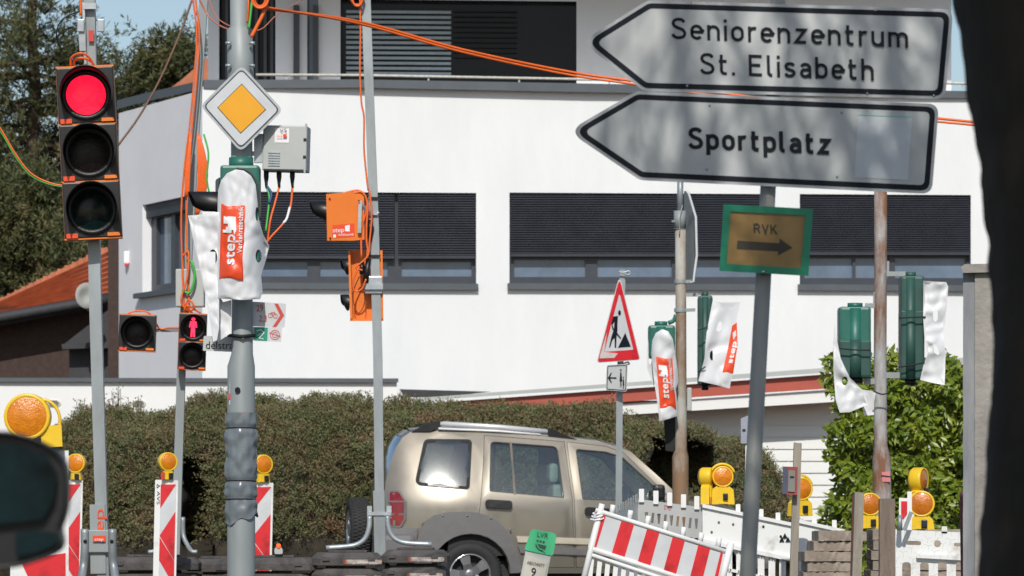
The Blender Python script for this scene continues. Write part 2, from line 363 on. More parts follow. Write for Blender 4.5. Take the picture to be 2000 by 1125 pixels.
G = {
 'o': ([arc(1.5, 3, 1.5, 0, 180) + arc(1.5, 2, 1.5, 180, 360) + [(3, 3)]], 3),
 'n': ([[(0, 0), (0, 5)], [(0, 2.6)] + arc(1.5, 3, 1.5, 180, 0) + [(3, 0)]], 3),
 'h': ([[(0, 0), (0, 7)], [(0, 2.6)] + arc(1.5, 3, 1.5, 180, 0) + [(3, 0)]], 3),
 'm': ([[(0, 0), (0, 5)], [(0, 3)] + arc(1.3, 3.2, 1.3, 180, 0) + [(2.6, 0)], [(2.6, 3)] + arc(3.9, 3.2, 1.3, 180, 0) + [(5.2, 0)]], 5.2),
 'r': ([[(0, 0), (0, 5)], [(0, 2.8)] + arc(1.5, 3, 1.5, 180, 68)], 1.7),
 'u': ([[(0, 5)] + arc(1.5, 2, 1.5, 180, 360) , [(3, 0), (3, 5)]], 3),
 'i': ([[(0, 0), (0, 5)], [(0, 6), (0, 7)]], 0),
 'l': ([[(0, 7)] + arc(1, 1.5, 1, 180, 270) + [(1.2, .5)]], 1),
 't': ([[(0, 6.6)] + arc(1, 1.5, 1, 180, 270) + [(1.7, .5)], [(-.8, 4.5), (1.7, 4.5)]], 1.6),
 'e': ([[(0, 2.55), (3, 2.55), (3, 3)] + arc(1.5, 3, 1.5, 0, 180) + arc(1.5, 2, 1.5, 180, 322)], 3),
 'a': ([arc(1.45, 3.1, 1.4, 155, 0) + [(2.85, 0)], [(2.85, 2.7), (1.3, 2.7)] + arc(1.25, 1.6, 1.1, 90, 270) + [(1.7, .5), (2.85, 1.3)]], 2.85),
 's': ([sp([(2.7, 3.9), (2.2, 4.4), (1.3, 4.5), (.45, 4.2), (.2, 3.5), (.6, 2.85), (1.4, 2.55), (2.35, 2.2), (2.75, 1.5), (2.35, .8), (1.35, .5), (.5, .65), (0, 1.25)])], 2.75),
 'S': ([sp([(3.8, 5.6), (3.2, 6.3), (2.05, 6.5), (.9, 6.15), (.4, 5.2), (.85, 4.25), (2.05, 3.65), (3.4, 3.0), (3.9, 1.9), (3.4, .9), (2.0, .5), (.8, .75), (.1, 1.6)])], 3.9),
 'E': ([[(3.7, 6.5), (0, 6.5), (0, .5), (3.7, .5)], [(0, 3.6), (3.2, 3.6)]], 3.6),
 'b': ([[(0, 0), (0, 7)], [(0, 2.8)] + arc(1.5, 3, 1.5, 180, 0) + arc(1.5, 2, 1.5, 360, 180) + [(0, 2.2)]], 3),
 'd': ([[(3, 0), (3, 7)], [(3, 2.2)] + arc(1.5, 2, 1.5, 360, 180) + arc(1.5, 3, 1.5, 180, 0)], 3),
 'p': ([[(0, -1.9), (0, 5)], [(0, 2.8)] + arc(1.5, 3, 1.5, 180, 0) + arc(1.5, 2, 1.5, 360, 180) + [(0, 2.2)]], 3),
 'z': ([[(0, 4.5), (2.9, 4.5), (0, .5), (3.1, .5)]], 3),
 '.': ([[(0, 0), (0, 1)]], 0),
 'R': ([[(0, 0), (0, 6.5), (2, 6.5)] + arc(2, 5, 1.5, 90, -90) + [(0, 3.5)], [(2, 3.5), (3.6, 0)]], 3.6),
 'V': ([[(0, 7), (2, .3), (4, 7)]], 4), 'K': ([[(0, 0), (0, 7)], [(3.6, 7), (.1, 2.6)], [(1.3, 4), (3.8, 0)]], 3.7),
 'L': ([[(0, 7), (0, .5), (3, .5)]], 3),
}
def strokes(mb, polys, wd, fmap, lift=-.004):      # polylines in pixels
    for q, pl in enumerate(polys):
        n = len(pl); vs = []
        for i in range(n):
            p = Vector(pl[i]); a = Vector(pl[max(0, i - 1)]); b = Vector(pl[min(n - 1, i + 1)])
            d0 = (p - a) if i else (b - p); d1 = (b - p) if i < n - 1 else (p - a); d0.normalize(); d1.normalize()
            n0 = Vector((-d0.y, d0.x)); n1 = Vector((-d1.y, d1.x)); m = n0 + n1; m = m / max(.35, m.length_squared) * 2
            for sg in (1, -1):
                r_ = p + m * sg * wd / 2; vs.append(fmap(r_.x, r_.y, lift - .0003 * q))
        mb.add(vs, [(2 * i, 2 * i + 1, 2 * i + 3, 2 * i + 2) for i in range(n - 1)])
def din(mb, s, O, A, B, fmap, wd=1.0, gap=2.15, lift=-.004):
    x = 0; pl = []
    for ch in s:
        if ch == ' ': x += 3.2; continue
        g, wdt = G[ch]
        if ch == 't': x += .5
        for l in g: pl.append([(x + a, b) for a, b in l])
        x += wdt + gap
    tot = x - gap; hb = math.hypot(*B) / 7
    strokes(mb, [[(O[0] + a / tot * A[0] + b / 7 * B[0], O[1] + a / tot * A[1] + b / 7 * B[1]) for a, b in l] for l in pl], wd * hb, fmap, lift)

# ------------------------------------------------------------------ setting: ground
g = MB(); g.add([(-300, -60, 0), (300, -60, 0), (300, 700, 0), (-300, 700, 0)], [(0, 1, 2, 3)]); g.build('ground', soil, kind='structure')
g = MB(); g.add([(-60, -50, .004), (60, -50, .004), (60, 44.8, .004), (-60, 44.8, .004)], [(0, 1, 2, 3)]); g.build('road', asph, kind='structure')
g = MB(); g.box((0, 45.1, .06), (120, .5, .12)); g.build('pavement', pave, kind='structure')

# ------------------------------------------------------------------ white building
DB = 60.0
bld = thing('white_building', 'large white rendered building with dark shutter windows and flat grey coping, behind the hedge', 'building', P(1000, 976, DB + 6) * 1)
bld.location.z = 0; WM[bld.name] = Matrix.Translation(Vector((bld.location.x, bld.location.y, 0)))
def Dw(x): return DB + (x - 395) * .0007     # front runs very slightly away to the right
PXG = 976 + 1.2 * F / DB
wins = [(445, 930, 374, 556), (995, 1490, 376, 557), (1562, 1896, 379, 559)]
mb = MB()
outer = [(395, PXG), (395, 169), (1150, 174), (1960, 188), (2300, 193), (2300, PXG)]
mb.panel(outer, [[(a, t), (b, t + (b - a) * .006), (b, d + (b - a) * .004), (a, d)] for a, b, t, d in wins], lambda u, v, d: P(u, v, Dw(u) + d), .35)
mb.build('wall', plaster, bld)
# left side face, receding
LX = [(395, 60.0), (232, 63.6)]
def Dl(x): return LX[0][1] + (395 - x) / 163 * 3.6
def zl(x, z_px_at60): return 976 - (976 - z_px_at60) * 60 / Dl(x)
mb = MB()
pl = [(x, zl(x, y)) for x, y in ((395, PXG), (395, 176), (232, 176), (232, PXG))]
hl = [(x, zl(x, y)) for x, y in ((365, 376), (278, 376), (278, 556), (365, 556))]
mb.panel(pl, [hl], lambda u, v, d: P(u, v, Dl(u)) + Vector((d * .95, d * .3, 0)), .3)
mb.build('side_wall', plasters, bld)
mb = MB()      # body behind so that the walls close
a = P(240, 976, 63.7); b = P(2300, 976, 62); mb.box(((a.x + b.x) / 2, 70, 3.6), (b.x - a.x - .4, 12.5, 7.2)); mb.build('core', plasters, bld)
# coping band
mb = MB()
def band(mb, pts, t, bt, out_, thick):        # pts: (px, ytop, ybottom, D)
    vs = []
    for x, yt, yb, D in pts:
        vs += [P(x, yt, D - out_), P(x, yb, D - out_), P(x, yt, D + thick), P(x, yb, D + thick)]
    fs = []
    for i in range(len(pts) - 1):
        a = 4 * i; b = a + 4; fs += [(a, b, b + 1, a + 1), (a + 2, a, b, b + 2), (a + 1, b + 1, b + 3, a + 3), (b + 2, b + 3, a + 3, a + 2)]
    fs += [(0, 1, 3, 2), (4 * len(pts) - 4, 4 * len(pts) - 2, 4 * len(pts) - 1, 4 * len(pts) - 3)]
    mb.add(vs, fs)
band(mb, [(228, 196, 213, 63.6), (300, 178, 195, 62.0), (398, 156, 173, 60), (700, 155, 171, 60.1), (1150, 163, 180, 60.4), (1900, 178, 192, 61), (2300, 183, 197, 61.3)], 0, 0, .02, .4)
mb.build('coping', coping, bld)
mb = MB(); a = P(398, 160, 60.3); b = P(2300, 185, 61.6); mb.add([(a.x, 60.4, a.z - .10), (b.x, 61.65, b.z - .02), (b.x, 63.2, b.z - .02), (a.x, 63.2, a.z - .10)], [(0, 1, 2, 3)]); mb.build('terrace_floor', pbr('pale_terrace', (.62, .61, .58), .8, 0, .08, 3), bld)  # slab added out of view, pale to bounce light onto the upper wall
# windows
def window(a, b, t, d, muls, gl_y, splits):
    f = lambda u, v, dd: P(u, v, Dw(u) + dd)
    t2, d2 = t + 1, d + 1
    mb = MB(); op = [(a - 1, t), (b + 1, t), (b + 1, d + 3), (a - 1, d + 3)]
    holes = []; xs = [a + 9] + sum([list(m) for m in muls], []) + [b - 9]
    for i in range(0, len(xs), 2): holes.append([(xs[i], gl_y), (xs[i + 1], gl_y), (xs[i + 1], d - 16), (xs[i], d - 16)])
    xs = [a + 7] + sum([list(m) for m in splits], []) + [b - 7]
    mb.panel(op, holes, lambda u, v, dd: f(u, v, dd + .16), .08); fr = mb.build('window', anth, bld)
    mb = MB(); mb.panel(op, [], lambda u, v, dd: f(u, v, dd + .22), .01); mb.build('pane', winbl, fr)
    for i in range(0, len(xs), 2):       # slatted roller blinds
        mb = MB(); n = 26; x0, x1 = xs[i] - 5, xs[i + 1] + 5; y0 = t; y1 = gl_y - 12
        for k in range(n):
            ya = y0 + (y1 - y0) * k / n; yb = y0 + (y1 - y0) * (k + 1) / n
            mb.add([f(x0, ya, .05), f(x1, ya, .05), f(x1, yb - .8, .02), f(x0, yb - .8, .02), f(x0, yb, .08), f(x1, yb, .08)], [(0, 1, 2, 3), (3, 2, 5, 4)])
        mb.panel([(x0, y1), (x1, y1), (x1, y1 + 6), (x0, y1 + 6)], [], lambda u, v, dd: f(u, v, .03 + dd), .05)
        mb.build('roller_blind', blind, fr)
    mb = MB(); mb.panel([(a - 4, d - 4), (b + 4, d - 2), (b + 4, d + 10), (a - 4, d + 8)], [], lambda u, v, dd: f(u, v, dd - .09), .3); mb.build('sill', coping, fr)
window(445, 930, 374, 556, [(600, 625), (757, 784)], 511, [(765, 782)])
window(995, 1490, 376, 557, [(1143, 1167), (1312, 1324)], 507, [])
window(1562, 1896, 379, 559, [(1665, 1671), (1736, 1748)], 504, [])
# side window
f = lambda u, v, dd: P(u, zl(u, v), Dl(u)) + Vector((dd * .95, dd * .3, 0))
mb = MB(); mb.panel([(277, 375), (366, 375), (366, 558), (277, 558)], [[(288, 404), (316, 404), (316, 540), (288, 540)], [(324, 404), (338, 404), (338, 540), (324, 540)], [(345, 404), (360, 404), (360, 540), (345, 540)]], lambda u, v, dd: f(u, v, dd + .15), .08); sw = mb.build('window', anth, bld, 'side window of the white building with grey frame')
mb = MB(); mb.panel([(277, 375), (366, 375), (366, 558), (277, 558)], [], lambda u, v, dd: f(u, v, dd + .22), .01); mb.build('pane', winbl, sw)
mb = MB(); mb.panel([(274, 556), (369, 556), (369, 566), (274, 566)], [], lambda u, v, dd: f(u, v, dd - .12), .4); mb.build('sill', coping, sw)
mb = MB(); mb.panel([(278, 376), (364, 376), (364, 402), (278, 402)], [], lambda u, v, dd: f(u, v, dd + .06), .05); mb.build('roller_blind', blind, sw)
mb = MB(); c = f(252, 478, -.04); mb.box(c, (.09, .06, .20), bev=.015); al = mb.build('alarm_box', whitep, bld, 'small white alarm box with red lamp')
mb = MB(); mb.box(c + Vector((0, -.02, -.12)), (.06, .06, .05), bev=.01); mb.build('lamp', redp, al)
# upper storey, set back
DU = 62.5
fu = lambda u, v, d: P(u, v, DU + d)
mb = MB()
mb.panel([(406, 200), (406, -160), (1858, -160), (1858, 210)], [[(428, 170), (428, -60), (538, -60), (538, 170)], [(600, 175), (600, -20), (622, -20), (622, 175)], [(665, 172), (665, -2), (1126, 3), (1126, 178)]], fu, .3)
mb.build('upper_wall', plasters, bld)
mb = MB(); mb.panel([(427, 172), (427, -61), (539, -61), (539, 172)], [], lambda u, v, d: fu(u, v, d + .28), .02); mb.build('pane', wing, bld)
mb = MB()
for x in (440, 470, 498, 515, 528): mb.panel([(x, 172), (x, -60), (x + 6, -60), (x + 6, 172)], [], lambda u, v, d: fu(u, v, d + .12), .1)
mb.build('window_frame', anth, bld)
mb = MB(); mb.panel([(599, 176), (599, -21), (623, -21), (623, 176)], [], lambda u, v, d: fu(u, v, d + .28), .02); mb.build('pane', winbl, bld)
mb = MB(); mb.panel([(573, 165), (573, 10), (585, 10), (585, 165)], [], lambda u, v, d: fu(u, v, d - .10), .08); mb.panel([(611, 165), (611, 10), (622, 10), (622, 165)], [], lambda u, v, d: fu(u, v, d - .10), .08); mb.build('downpipe', anth, bld)
mb = MB(); mb.panel([(664, 173), (664, -3), (1127, 2), (1127, 179)], [], lambda u, v, d: fu(u, v, d + .28), .02); mb.build('pane', wing, bld)
mb = MB()
for k in range(13):
    y = 20 + k * 10; mb.panel([(676, y), (881, y + 1.5), (881, y + 7), (676, y + 5.5)], [], lambda u, v, d: fu(u, v, d + .22), .03)
mb.build('blind_slats', pbr('pale_blind_slats', (.30, .36, .40), .5), bld)
mb = MB()
for k in range(10):
    y = 20 + k * 10; mb.panel([(886, y), (1010, y + 1), (1010, y + 4), (886, y + 3)], [], lambda u, v, d: fu(u, v, d + .22), .03)
mb.build('blind_slats', blackm, bld)
# roof overhang above the upper storey, keeps it in shade
mb = MB(); a = P(380, -60, DU); b = P(1900, -60, DU); mb.box(((a.x + b.x) / 2, DU + 1.5, H + 1.06 * DU * (976 + 60) / F * .965), (b.x - a.x, 7.4, .28)); ov = mb.build('roof', coping, bld)
# cable railing along the terrace edge
rl = thing('terrace_railing', 'thin pale rope railing strung along the terrace edge of the white building', 'railing', P(1150, 160, 60.2))
mb = MB(); mb.tube([P(x, y, Dw(x) - .06) for x, y in ((500, 146), (700, 147), (1150, 155), (1890, 163), (2100, 166))], .022, 6); mb.build('rope', pbr('pale_rope', (.55, .53, .47), .8, 0, .3, 30, .4), rl)
for x in (560, 660, 837, 1014, 1190, 1230, 1560, 1880):
    mb = MB(); y = 147 + (x - 500) * .0115; mb.bar(P(x, y - 2, Dw(x) - .05), P(x, y + 12, Dw(x) - .05), .025, .02); mb.build('clip', tubem, rl)

# ------------------------------------------------------------------ garden wall
gw = thing('garden_wall', 'long low white garden wall with dark coping and oval vents', 'wall', P(380, 976, 54) * 1)
mb = MB(); mb.panel([(-400, 1160), (-400, 744), (775, 744), (775, 1160)], [], pxmap(54), .25); mb.build('wall', wallw, gw)
mb = MB(); mb.panel([(-402, 745), (-402, 737), (778, 739), (778, 747)], [], pxmap(53.93), .4); mb.build('coping', coping, gw)
for x in (105, 271, 398):
    mb = MB(); mb.panel(circ(x, 788, 14, 7, 20), [], pxmap(53.985), .02); v = mb.build('vent', pbr('cream_vent', (.60, .58, .50), .7), gw)
    mb = MB()
    for k in range(-2, 3): mb.panel([(x - 11 + abs(k) * 2, 787.2 + k * 2.4), (x + 11 - abs(k) * 2, 787.2 + k * 2.4), (x + 11 - abs(k) * 2, 788.2 + k * 2.4), (x - 11 + abs(k) * 2, 788.2 + k * 2.4)], [], pxmap(53.975), .008)
    mb.build('slot', cladg, v)

# ------------------------------------------------------------------ garage with red fascia and white siding
ga = thing('garage', 'low garage with sloping terracotta roof edge and white board siding, behind the hedge', 'garage', P(1300, 976, 50.6) * 1)
DG = 50.6
sy = lambda x, a, b: a + (b - a) * (x - 1130) / 400
zc = lambda v, D: H - (v - YH) / F * D
def slab(mb, x0, x1, ya, yb, yc, yd, D, t): mb.panel([(x0, ya), (x1, yb), (x1, yd), (x0, yc)], [], pxmap(D), t)
mb = MB(); slab(mb, 850, 1960, sy(850, 764, 736) + 3, sy(1960, 764, 736), sy(850, 795, 767) - 6, sy(1960, 795, 767), 50.0, 3.2); mb.build('roof', redroof, ga)
mb = MB(); slab(mb, 805, 1960, 778, sy(1960, 755, 725), 784, sy(1960, 764, 736) - 2, 49.9, .5); mb.build('roof_edge', boxg, ga)
mb = MB(); slab(mb, 905, 1960, sy(905, 795, 767) , sy(1960, 795, 767) + .5, sy(905, 816, 791), sy(1960, 816, 791), 50.06, .04); mb.build('fascia', woodw, ga)
mb = MB(); mb.panel([(780, 760), (960, 765), (860, 776), (790, 776)], [], pxmap(54.5), .5); mb.build('flat_roof', slate, ga)
mb = MB(); x0 = P(900, 0, DG).x; x1 = P(1960, 0, DG).x; nb = 17
for k in range(nb):       # overlapping boards
    z0 = k * .155; z1 = z0 + .165
    if z1 > 2.55: break
    mb.add([(x0, DG, z0), (x1, DG, z0), (x1, DG + .02, z1), (x0, DG + .02, z1), (x0, DG + .022, z0), (x1, DG + .022, z0)], [(0, 1, 2, 3), (4, 5, 1, 0)])
mb.build('siding', siding, ga)
mb = MB(); mb.box(((x0 + x1) / 2, DG + 1.6, 1.2), (x1 - x0 - .1, 3, 2.4)); mb.build('core', wallw, ga)

# ------------------------------------------------------------------ orange roofed house far left
ho = thing('tiled_house', 'brown brick house with orange tiled roof, beyond the garden wall', 'house', P(60, 976, 78) * 1)
ho.location.z = 0; WM[ho.name] = Matrix.Translation(ho.location)
D0 = 76
mb = MB(); mb.panel([(-700, 628), (178, 598), (228, 585), (228, 1100), (-700, 1100)], [], pxmap(D0 + .6), 6); mb.build('wall', brick, ho)
n = 9; mb = MB()
for k in range(n):
    t0 = k / n; t1 = (k + 1) / n
    def q(t, x, lift=0):
        top = 593 - (x / 210) * 103; bot = 617 - (x / 210) * 38
        xx = x; y = bot + (top - bot) * t; return P(xx, y, D0 + 4.5 * t) + Vector((0, -lift, lift))
    xs = [-400 + 612 * i / 24 for i in range(25)]
    vs = []
    for x in xs: vs += [q(t0, x, .07), q(t1, x, 0), q(t0, x, 0)]
    mb.add(vs, sum([[(3 * i, 3 * i + 3, 3 * i + 4, 3 * i + 1), (3 * i + 2, 3 * i + 5, 3 * i + 3, 3 * i)] for i in range(24)], []))
mb.build('roof', tile, ho)
mb = MB(); mb.tube([q(1, -400), q(1, 212)], .09, 8)
for i in range(44): p = q(1, -400 + i * 14); mb.box(p, (.1, .22, .2))
mb.build('ridge_tiles', tile, ho)
mb = MB(); mb.tube([P(-400, 696, D0 - .2), P(0, 620, D0 - .2), P(175, 590, D0 - .2), P(212, 583, D0 - .2)], .10, 8); mb.panel([(-400, 700), (178, 594), (212, 588), (212, 596), (178, 603), (0, 636), (-400, 712)], [], pxmap(D0 - .05), .3); mb.build('gutter', slate, ho)
mb = MB(); mb.panel([(125, 672), (231, 590), (231, 668), (130, 674)], [], pxmap(72), 2.5); mb.panel([(120, 672), (232, 666), (232, 678), (122, 682)], [], pxmap(71.9), 1); mb.panel([(135, 680), (232, 680), (232, 1100), (135, 1100)], [], pxmap(72.3), 3); mb.build('porch', slate, ho)
mb = MB(); mb.panel([(211, 760), (211, 462), (232, 450), (232, 760)], [], pxmap(70), 3); mb.build('chimney_wall', brick, ho)
dish = MB(); Md = Matrix.Translation(P(165, 578, 71)) @ Matrix.Rotation(R(35), 4, 'Z'); dish.lathe([(.001, 0), (.12, -.02), (.24, -.09), (.235, -.10), (.11, -.035), (.001, -.02)], Md, 20); dish.bar(P(165, 578, 71), P(172, 606, 72), .03, .03); dish.build('satellite_dish', boxg, ho)
oh = MB(); oh.panel([(335, 170), (352, 158), (384, 130), (470, 60), (700, 160)], [], pxmap(88), 4); o2 = oh.build('roof', tile, thing('distant_house', 'distant orange gable roof showing behind the corner of the white building', 'house', P(400, 976, 90)))

# ------------------------------------------------------------------ foliage generators
def leafcloud(name, mat, pos, dirs, nrm, ln, wd, parent, fold=.0):
    N = len(pos); dirs = dirs / np.linalg.norm(dirs, axis=1)[:, None]
    s = np.cross(dirs, nrm); s /= (np.linalg.norm(s, axis=1)[:, None] + 1e-9); nn = np.cross(s, dirs)
    ln = ln[:, None]; wd = wd[:, None]
    a = pos; b = pos + dirs * ln * .5 + s * wd * .5 + nn * fold * wd; c = pos + dirs * ln; d = pos + dirs * ln * .5 - s * wd * .5 + nn * fold * wd
    V = np.stack([a, b, c, d], 1).reshape(-1, 3); M = np.array(WM[parent.name].inverted()); V = V @ M[:3, :3].T + M[:3, 3]
    me = bpy.data.meshes.new(name)
    if fold:
        T = (np.arange(N) * 4)[:, None]; Fi = np.stack([T + [0, 1, 2], T + [0, 2, 3]], 1).reshape(-1); nl = 6 * N; npoly = 2 * N; per = 3
    else: Fi = np.arange(4 * N); npoly = N; per = 4
    me.vertices.add(4 * N); me.vertices.foreach_set('co', V.reshape(-1).astype(np.float32))
    me.loops.add(npoly * per); me.loops.foreach_set('vertex_index', Fi.astype(np.int32))
    me.polygons.add(npoly); me.polygons.foreach_set('loop_start', (np.arange(npoly) * per).astype(np.int32)); me.polygons.foreach_set('loop_total', np.full(npoly, per, dtype=np.int32))
    me.update(calc_edges=True); me.materials.append(mat)
    o = bpy.data.objects.new(name, me); C.objects.link(o); o.parent = parent; WM[o.name] = WM[parent.name]; return o
rng = np.random.default_rng(5)
def sprays(base, out_, n_leaf, stem, ll, lw, jit=.6, bias=None):
    N = len(base); d = out_ + rng.normal(0, jit, (N, 3))
    if bias is not None: d = d + bias
    d /= np.linalg.norm(d, axis=1)[:, None]
    t = rng.uniform(0, 1, (N, n_leaf, 1)); p = base[:, None, :] + d[:, None, :] * t * stem + rng.normal(0, stem * .05, (N, n_leaf, 3)); p[..., 2] -= (t[..., 0] ** 2) * stem * .25
    ld = d[:, None, :] * .8 + rng.normal(0, .6, (N, n_leaf, 3)); nr = out_[:, None, :] + rng.normal(0, .7, (N, n_leaf, 3))
    p = p.reshape(-1, 3); ld = ld.reshape(-1, 3); nr = nr.reshape(-1, 3); k = len(p)
    return p, ld, nr, ll * rng.uniform(.6, 1.3, k), lw * rng.uniform(.6, 1.3, k)
# cotoneaster hedge: cross-section swept along the profile
prof = [(-150, 930), (0, 885), (100, 856), (135, 836), (190, 812), (250, 800), (330, 796), (370, 785), (410, 772), (500, 772), (600, 774), (720, 777), (800, 780), (850, 792), (930, 797), (1050, 799), (1200, 812), (1350, 838), (1440, 852), (1490, 882), (1520, 925), (1545, 985), (1556, 1060), (1560, 1120)]
DH = 48.2
hg = thing('cotoneaster_hedge', 'wide rounded hedge with small brownish green leaves behind the parked car', 'hedge', (0, DH, 0))
pxs = np.array([p[0] for p in prof]); pys = np.array([p[1] + (15 if p[0] < 820 else 7) for p in prof])
def hz(px): return H - (np.interp(px, pxs, pys) - YH) / F * DH
def hsurf(px, t):       # t 0 ground front .. 1 top .. 1.4 back
    top = hz(px); X = (px - 1000) / F * DH
    bump = np.array([noise.noise(Vector((x * 1.3, q * 3, 3))) for x, q in zip(X, t)]) * .30 + np.array([noise.noise(Vector((x * 3.6, q * 8, 8))) for x, q in zip(X, t)]) * .16
    a = np.clip(t, 0, 1.4); Y = DH - 2.0 + 1.6 * (1 - np.cos(np.minimum(a, 1) * PI / 2)) ** 1.0 + np.maximum(0, a - 1) * 3
    Z = top * np.sin(np.minimum(a, 1) * PI / 2) ** .75 - np.maximum(0, a - 1) * .8
    ny = -np.cos(a * PI / 2 * .9); nz_ = np.sin(a * PI / 2 * .9)
    Zz = np.maximum(.02, Z + nz_ * bump * .55); pyy = YH - (Zz - H) * F / DH; pq = px + 9 * np.sin(Zz * 9) ; shade_dent = 0
    for x0, x1, ya, yb, dp in ((1262, 1425, 852, 1000, 1.6), (368, 436, 880, 1090, 1.3)):  # dents sunk into the hedge shape to stand in for its dark shadow patches
        sm = lambda v: np.clip(v, 0, 1)
        shade_dent = np.maximum(shade_dent, dp * sm((pq - x0) / 8) * sm((x1 - pq) / 8) * sm((pyy - ya + 10 * np.sin(px * .09)) / 7) * sm((yb - pyy) / 40))
    Y = Y + shade_dent
    return np.stack([X, Y + ny * bump, np.maximum(.02, Z + nz_ * bump * .55)], 1), np.stack([0 * X, ny, nz_], 1)
nn_ = 24000
px_ = rng.uniform(-120, 1556, nn_); t_ = rng.uniform(.15, 1.15, nn_)
p0, n0 = hsurf(px_, t_)
a_ = sprays(p0 - n0 * .08, n0, 18, .26, .034, .014, .42, np.array([-.65, 0, .15]))
leafcloud('foliage', hedgem, *a_, hg)
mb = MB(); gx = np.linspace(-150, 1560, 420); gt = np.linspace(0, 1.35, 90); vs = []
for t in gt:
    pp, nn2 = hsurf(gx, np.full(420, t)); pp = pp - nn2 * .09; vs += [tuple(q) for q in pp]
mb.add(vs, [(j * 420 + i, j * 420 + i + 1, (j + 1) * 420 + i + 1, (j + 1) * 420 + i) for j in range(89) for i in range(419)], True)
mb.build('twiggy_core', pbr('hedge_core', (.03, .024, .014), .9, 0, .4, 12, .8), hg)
# weedy shrubs poking above the hedge at left
sh = thing('wild_shrub', 'pale wispy shrub sprouting above the left end of the hedge', 'shrub', (P(230, 976, 50.5).x, 50.5, 0))
mb = MB(); bs = []; od = []
for k in range(46):
    x = random.uniform(150, 280); top = 815 - random.random() * 38 - 20 * math.exp(-((x - 235) / 25) ** 2); pth = catm([P(x + random.uniform(-8, 8), 880, 50.5), P(x, 835, 50.4), P(x + random.uniform(-6, 6), top, 50.3)], 4); mb.tube(pth, .004, 4)
    for q in pth[3:]: bs.append(q[:]); od.append((random.uniform(-1, 1), -.4, random.uniform(-.2, 1)))
mb.build('stems', barkb, sh); leafcloud('foliage', shrubm, *sprays(np.array(bs), np.array(od), 5, .10, .035, .02), sh)
# laurel hedge
DL = 39.0
la = thing('laurel_hedge', 'tall glossy bright green laurel hedge at right, before the garage', 'hedge', (P(1750, 976, DL).x, DL, 0))
lp = [(1606, 1140), (1612, 1000), (1630, 960), (1622, 900), (1615, 850), (1632, 800), (1605, 755), (1612, 700), (1640, 690), (1680, 705), (1725, 690), (1770, 690), (1800, 705), (1830, 715), (1850, 695), (1872, 720), (1960, 700), (2100, 700), (2100, 1140)]
ps = []; 
while len(ps) < 20000:
    x = random.uniform(1590, 2100); y = random.uniform(650, 1140)
    jx = x + noise.noise(Vector((x * .02, y * .02, 0))) * 22; jy = y + noise.noise(Vector((x * .03, 7, 1))) * 22
    if inside((jx, jy), lp):
        e = min(1, max(0, (x - 1600) / 120)); d = DL - 1.1 * math.sqrt(e) - .35 * noise.noise(Vector((x * .018, y * .022, 4))) - random.random() * .25
        ps.append(P(x, y, d)[:])
ps = np.array(ps); out_ = np.tile(np.array([[-.12, -1.0, .35]]), (len(ps), 1))
d_ = rng.normal(0, .8, (len(ps), 3)) + np.array([0, -.35, -.25]); nr = out_ + rng.normal(0, .45, (len(ps), 3))
leafcloud('foliage', laurelm, ps, d_, nr, rng.uniform(.05, .125, len(ps)), rng.uniform(.026, .05, len(ps)), la, .12)
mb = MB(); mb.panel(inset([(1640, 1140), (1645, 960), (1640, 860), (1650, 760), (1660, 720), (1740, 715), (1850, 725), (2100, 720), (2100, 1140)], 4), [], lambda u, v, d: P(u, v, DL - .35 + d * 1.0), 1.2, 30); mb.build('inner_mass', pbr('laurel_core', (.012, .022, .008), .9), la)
# little sprigs standing out of the top
# pines far left
def pine(name, label, X, Y, hgt, rad, seed, n_cl=520, crown0=.12):
    random.seed(seed); t = thing(name, label, 'tree', (X, Y, 0), group='pine trees behind the houses'); mb = MB()
    tr = [Vector((X + noise.noise(Vector((k * .5, seed, 0))) * .4, Y, hgt * k / 10)) for k in range(11)]; mb.tube(tr, [.32 * (1 - k / 11) + .03 for k in range(11)], 8)
    bs = []; od = []
    for k in range(130):
        z = hgt * (crown0 + (1 - crown0) * random.random() ** .9); a = random.uniform(0, 2 * PI); f_ = (z / hgt - crown0) / (1 - crown0)
        L_ = rad * (1 - f_ ** 2.2) * random.uniform(.55, 1.15) + .5; s0 = Vector((X, Y, z)); dr = Vector((math.cos(a), math.sin(a), random.uniform(.0, .35)))
        pts = [s0 + dr * L_ * u + Vector((0, 0, -.25 * L_ * u * (1 - u) + noise.noise(Vector((k, u * 3, seed))) * .3)) for u in (0, .25, .5, .75, 1)]
        mb.tube(pts, [.07, .055, .04, .028, .012], 5, cap=False)
        for u in range(int(7 + L_ * 4)):
            uu = random.uniform(.22, 1.02); q = s0 + dr * L_ * uu + Vector((random.gauss(0, .25), random.gauss(0, .25), random.gauss(.0, .18) - .25 * L_ * uu * (1 - uu)))
            bs.append(q[:]); od.append((dr.x * .6, dr.y * .6 - .2, .7))
    mb.build('trunk', barkb, t); bs = np.array(bs); od = np.array(od)
    K = 7; bb = np.repeat(bs, K, 0) + rng.normal(0, .16, (len(bs) * K, 3)); oo = np.repeat(od, K, 0) + rng.normal(0, .5, (len(bs) * K, 3))
    leafcloud('crown', pinem, *sprays(bb, oo, 9, .26, .15, .035, .35), t); return t
pine('pine_tree', 'tall dark green pine at the left edge, behind the traffic light', P(60, 0, 92).x, 92, 15.5, 3.4, 3)
pine('pine_tree', 'broad pine whose crown fills the gap behind the red signal head', P(185, 0, 97).x, 97, 11.2, 3.2, 11)
pine('pine_tree', 'pine rising right beside the corner of the white building', P(320, 0, 94).x, 94, 12.1, 2.6, 17)
pine('pine_tree', 'low bushy pine directly above the orange tiled roof', P(30, 0, 86).x, 86, 8.2, 3.4, 23, crown0=.05)
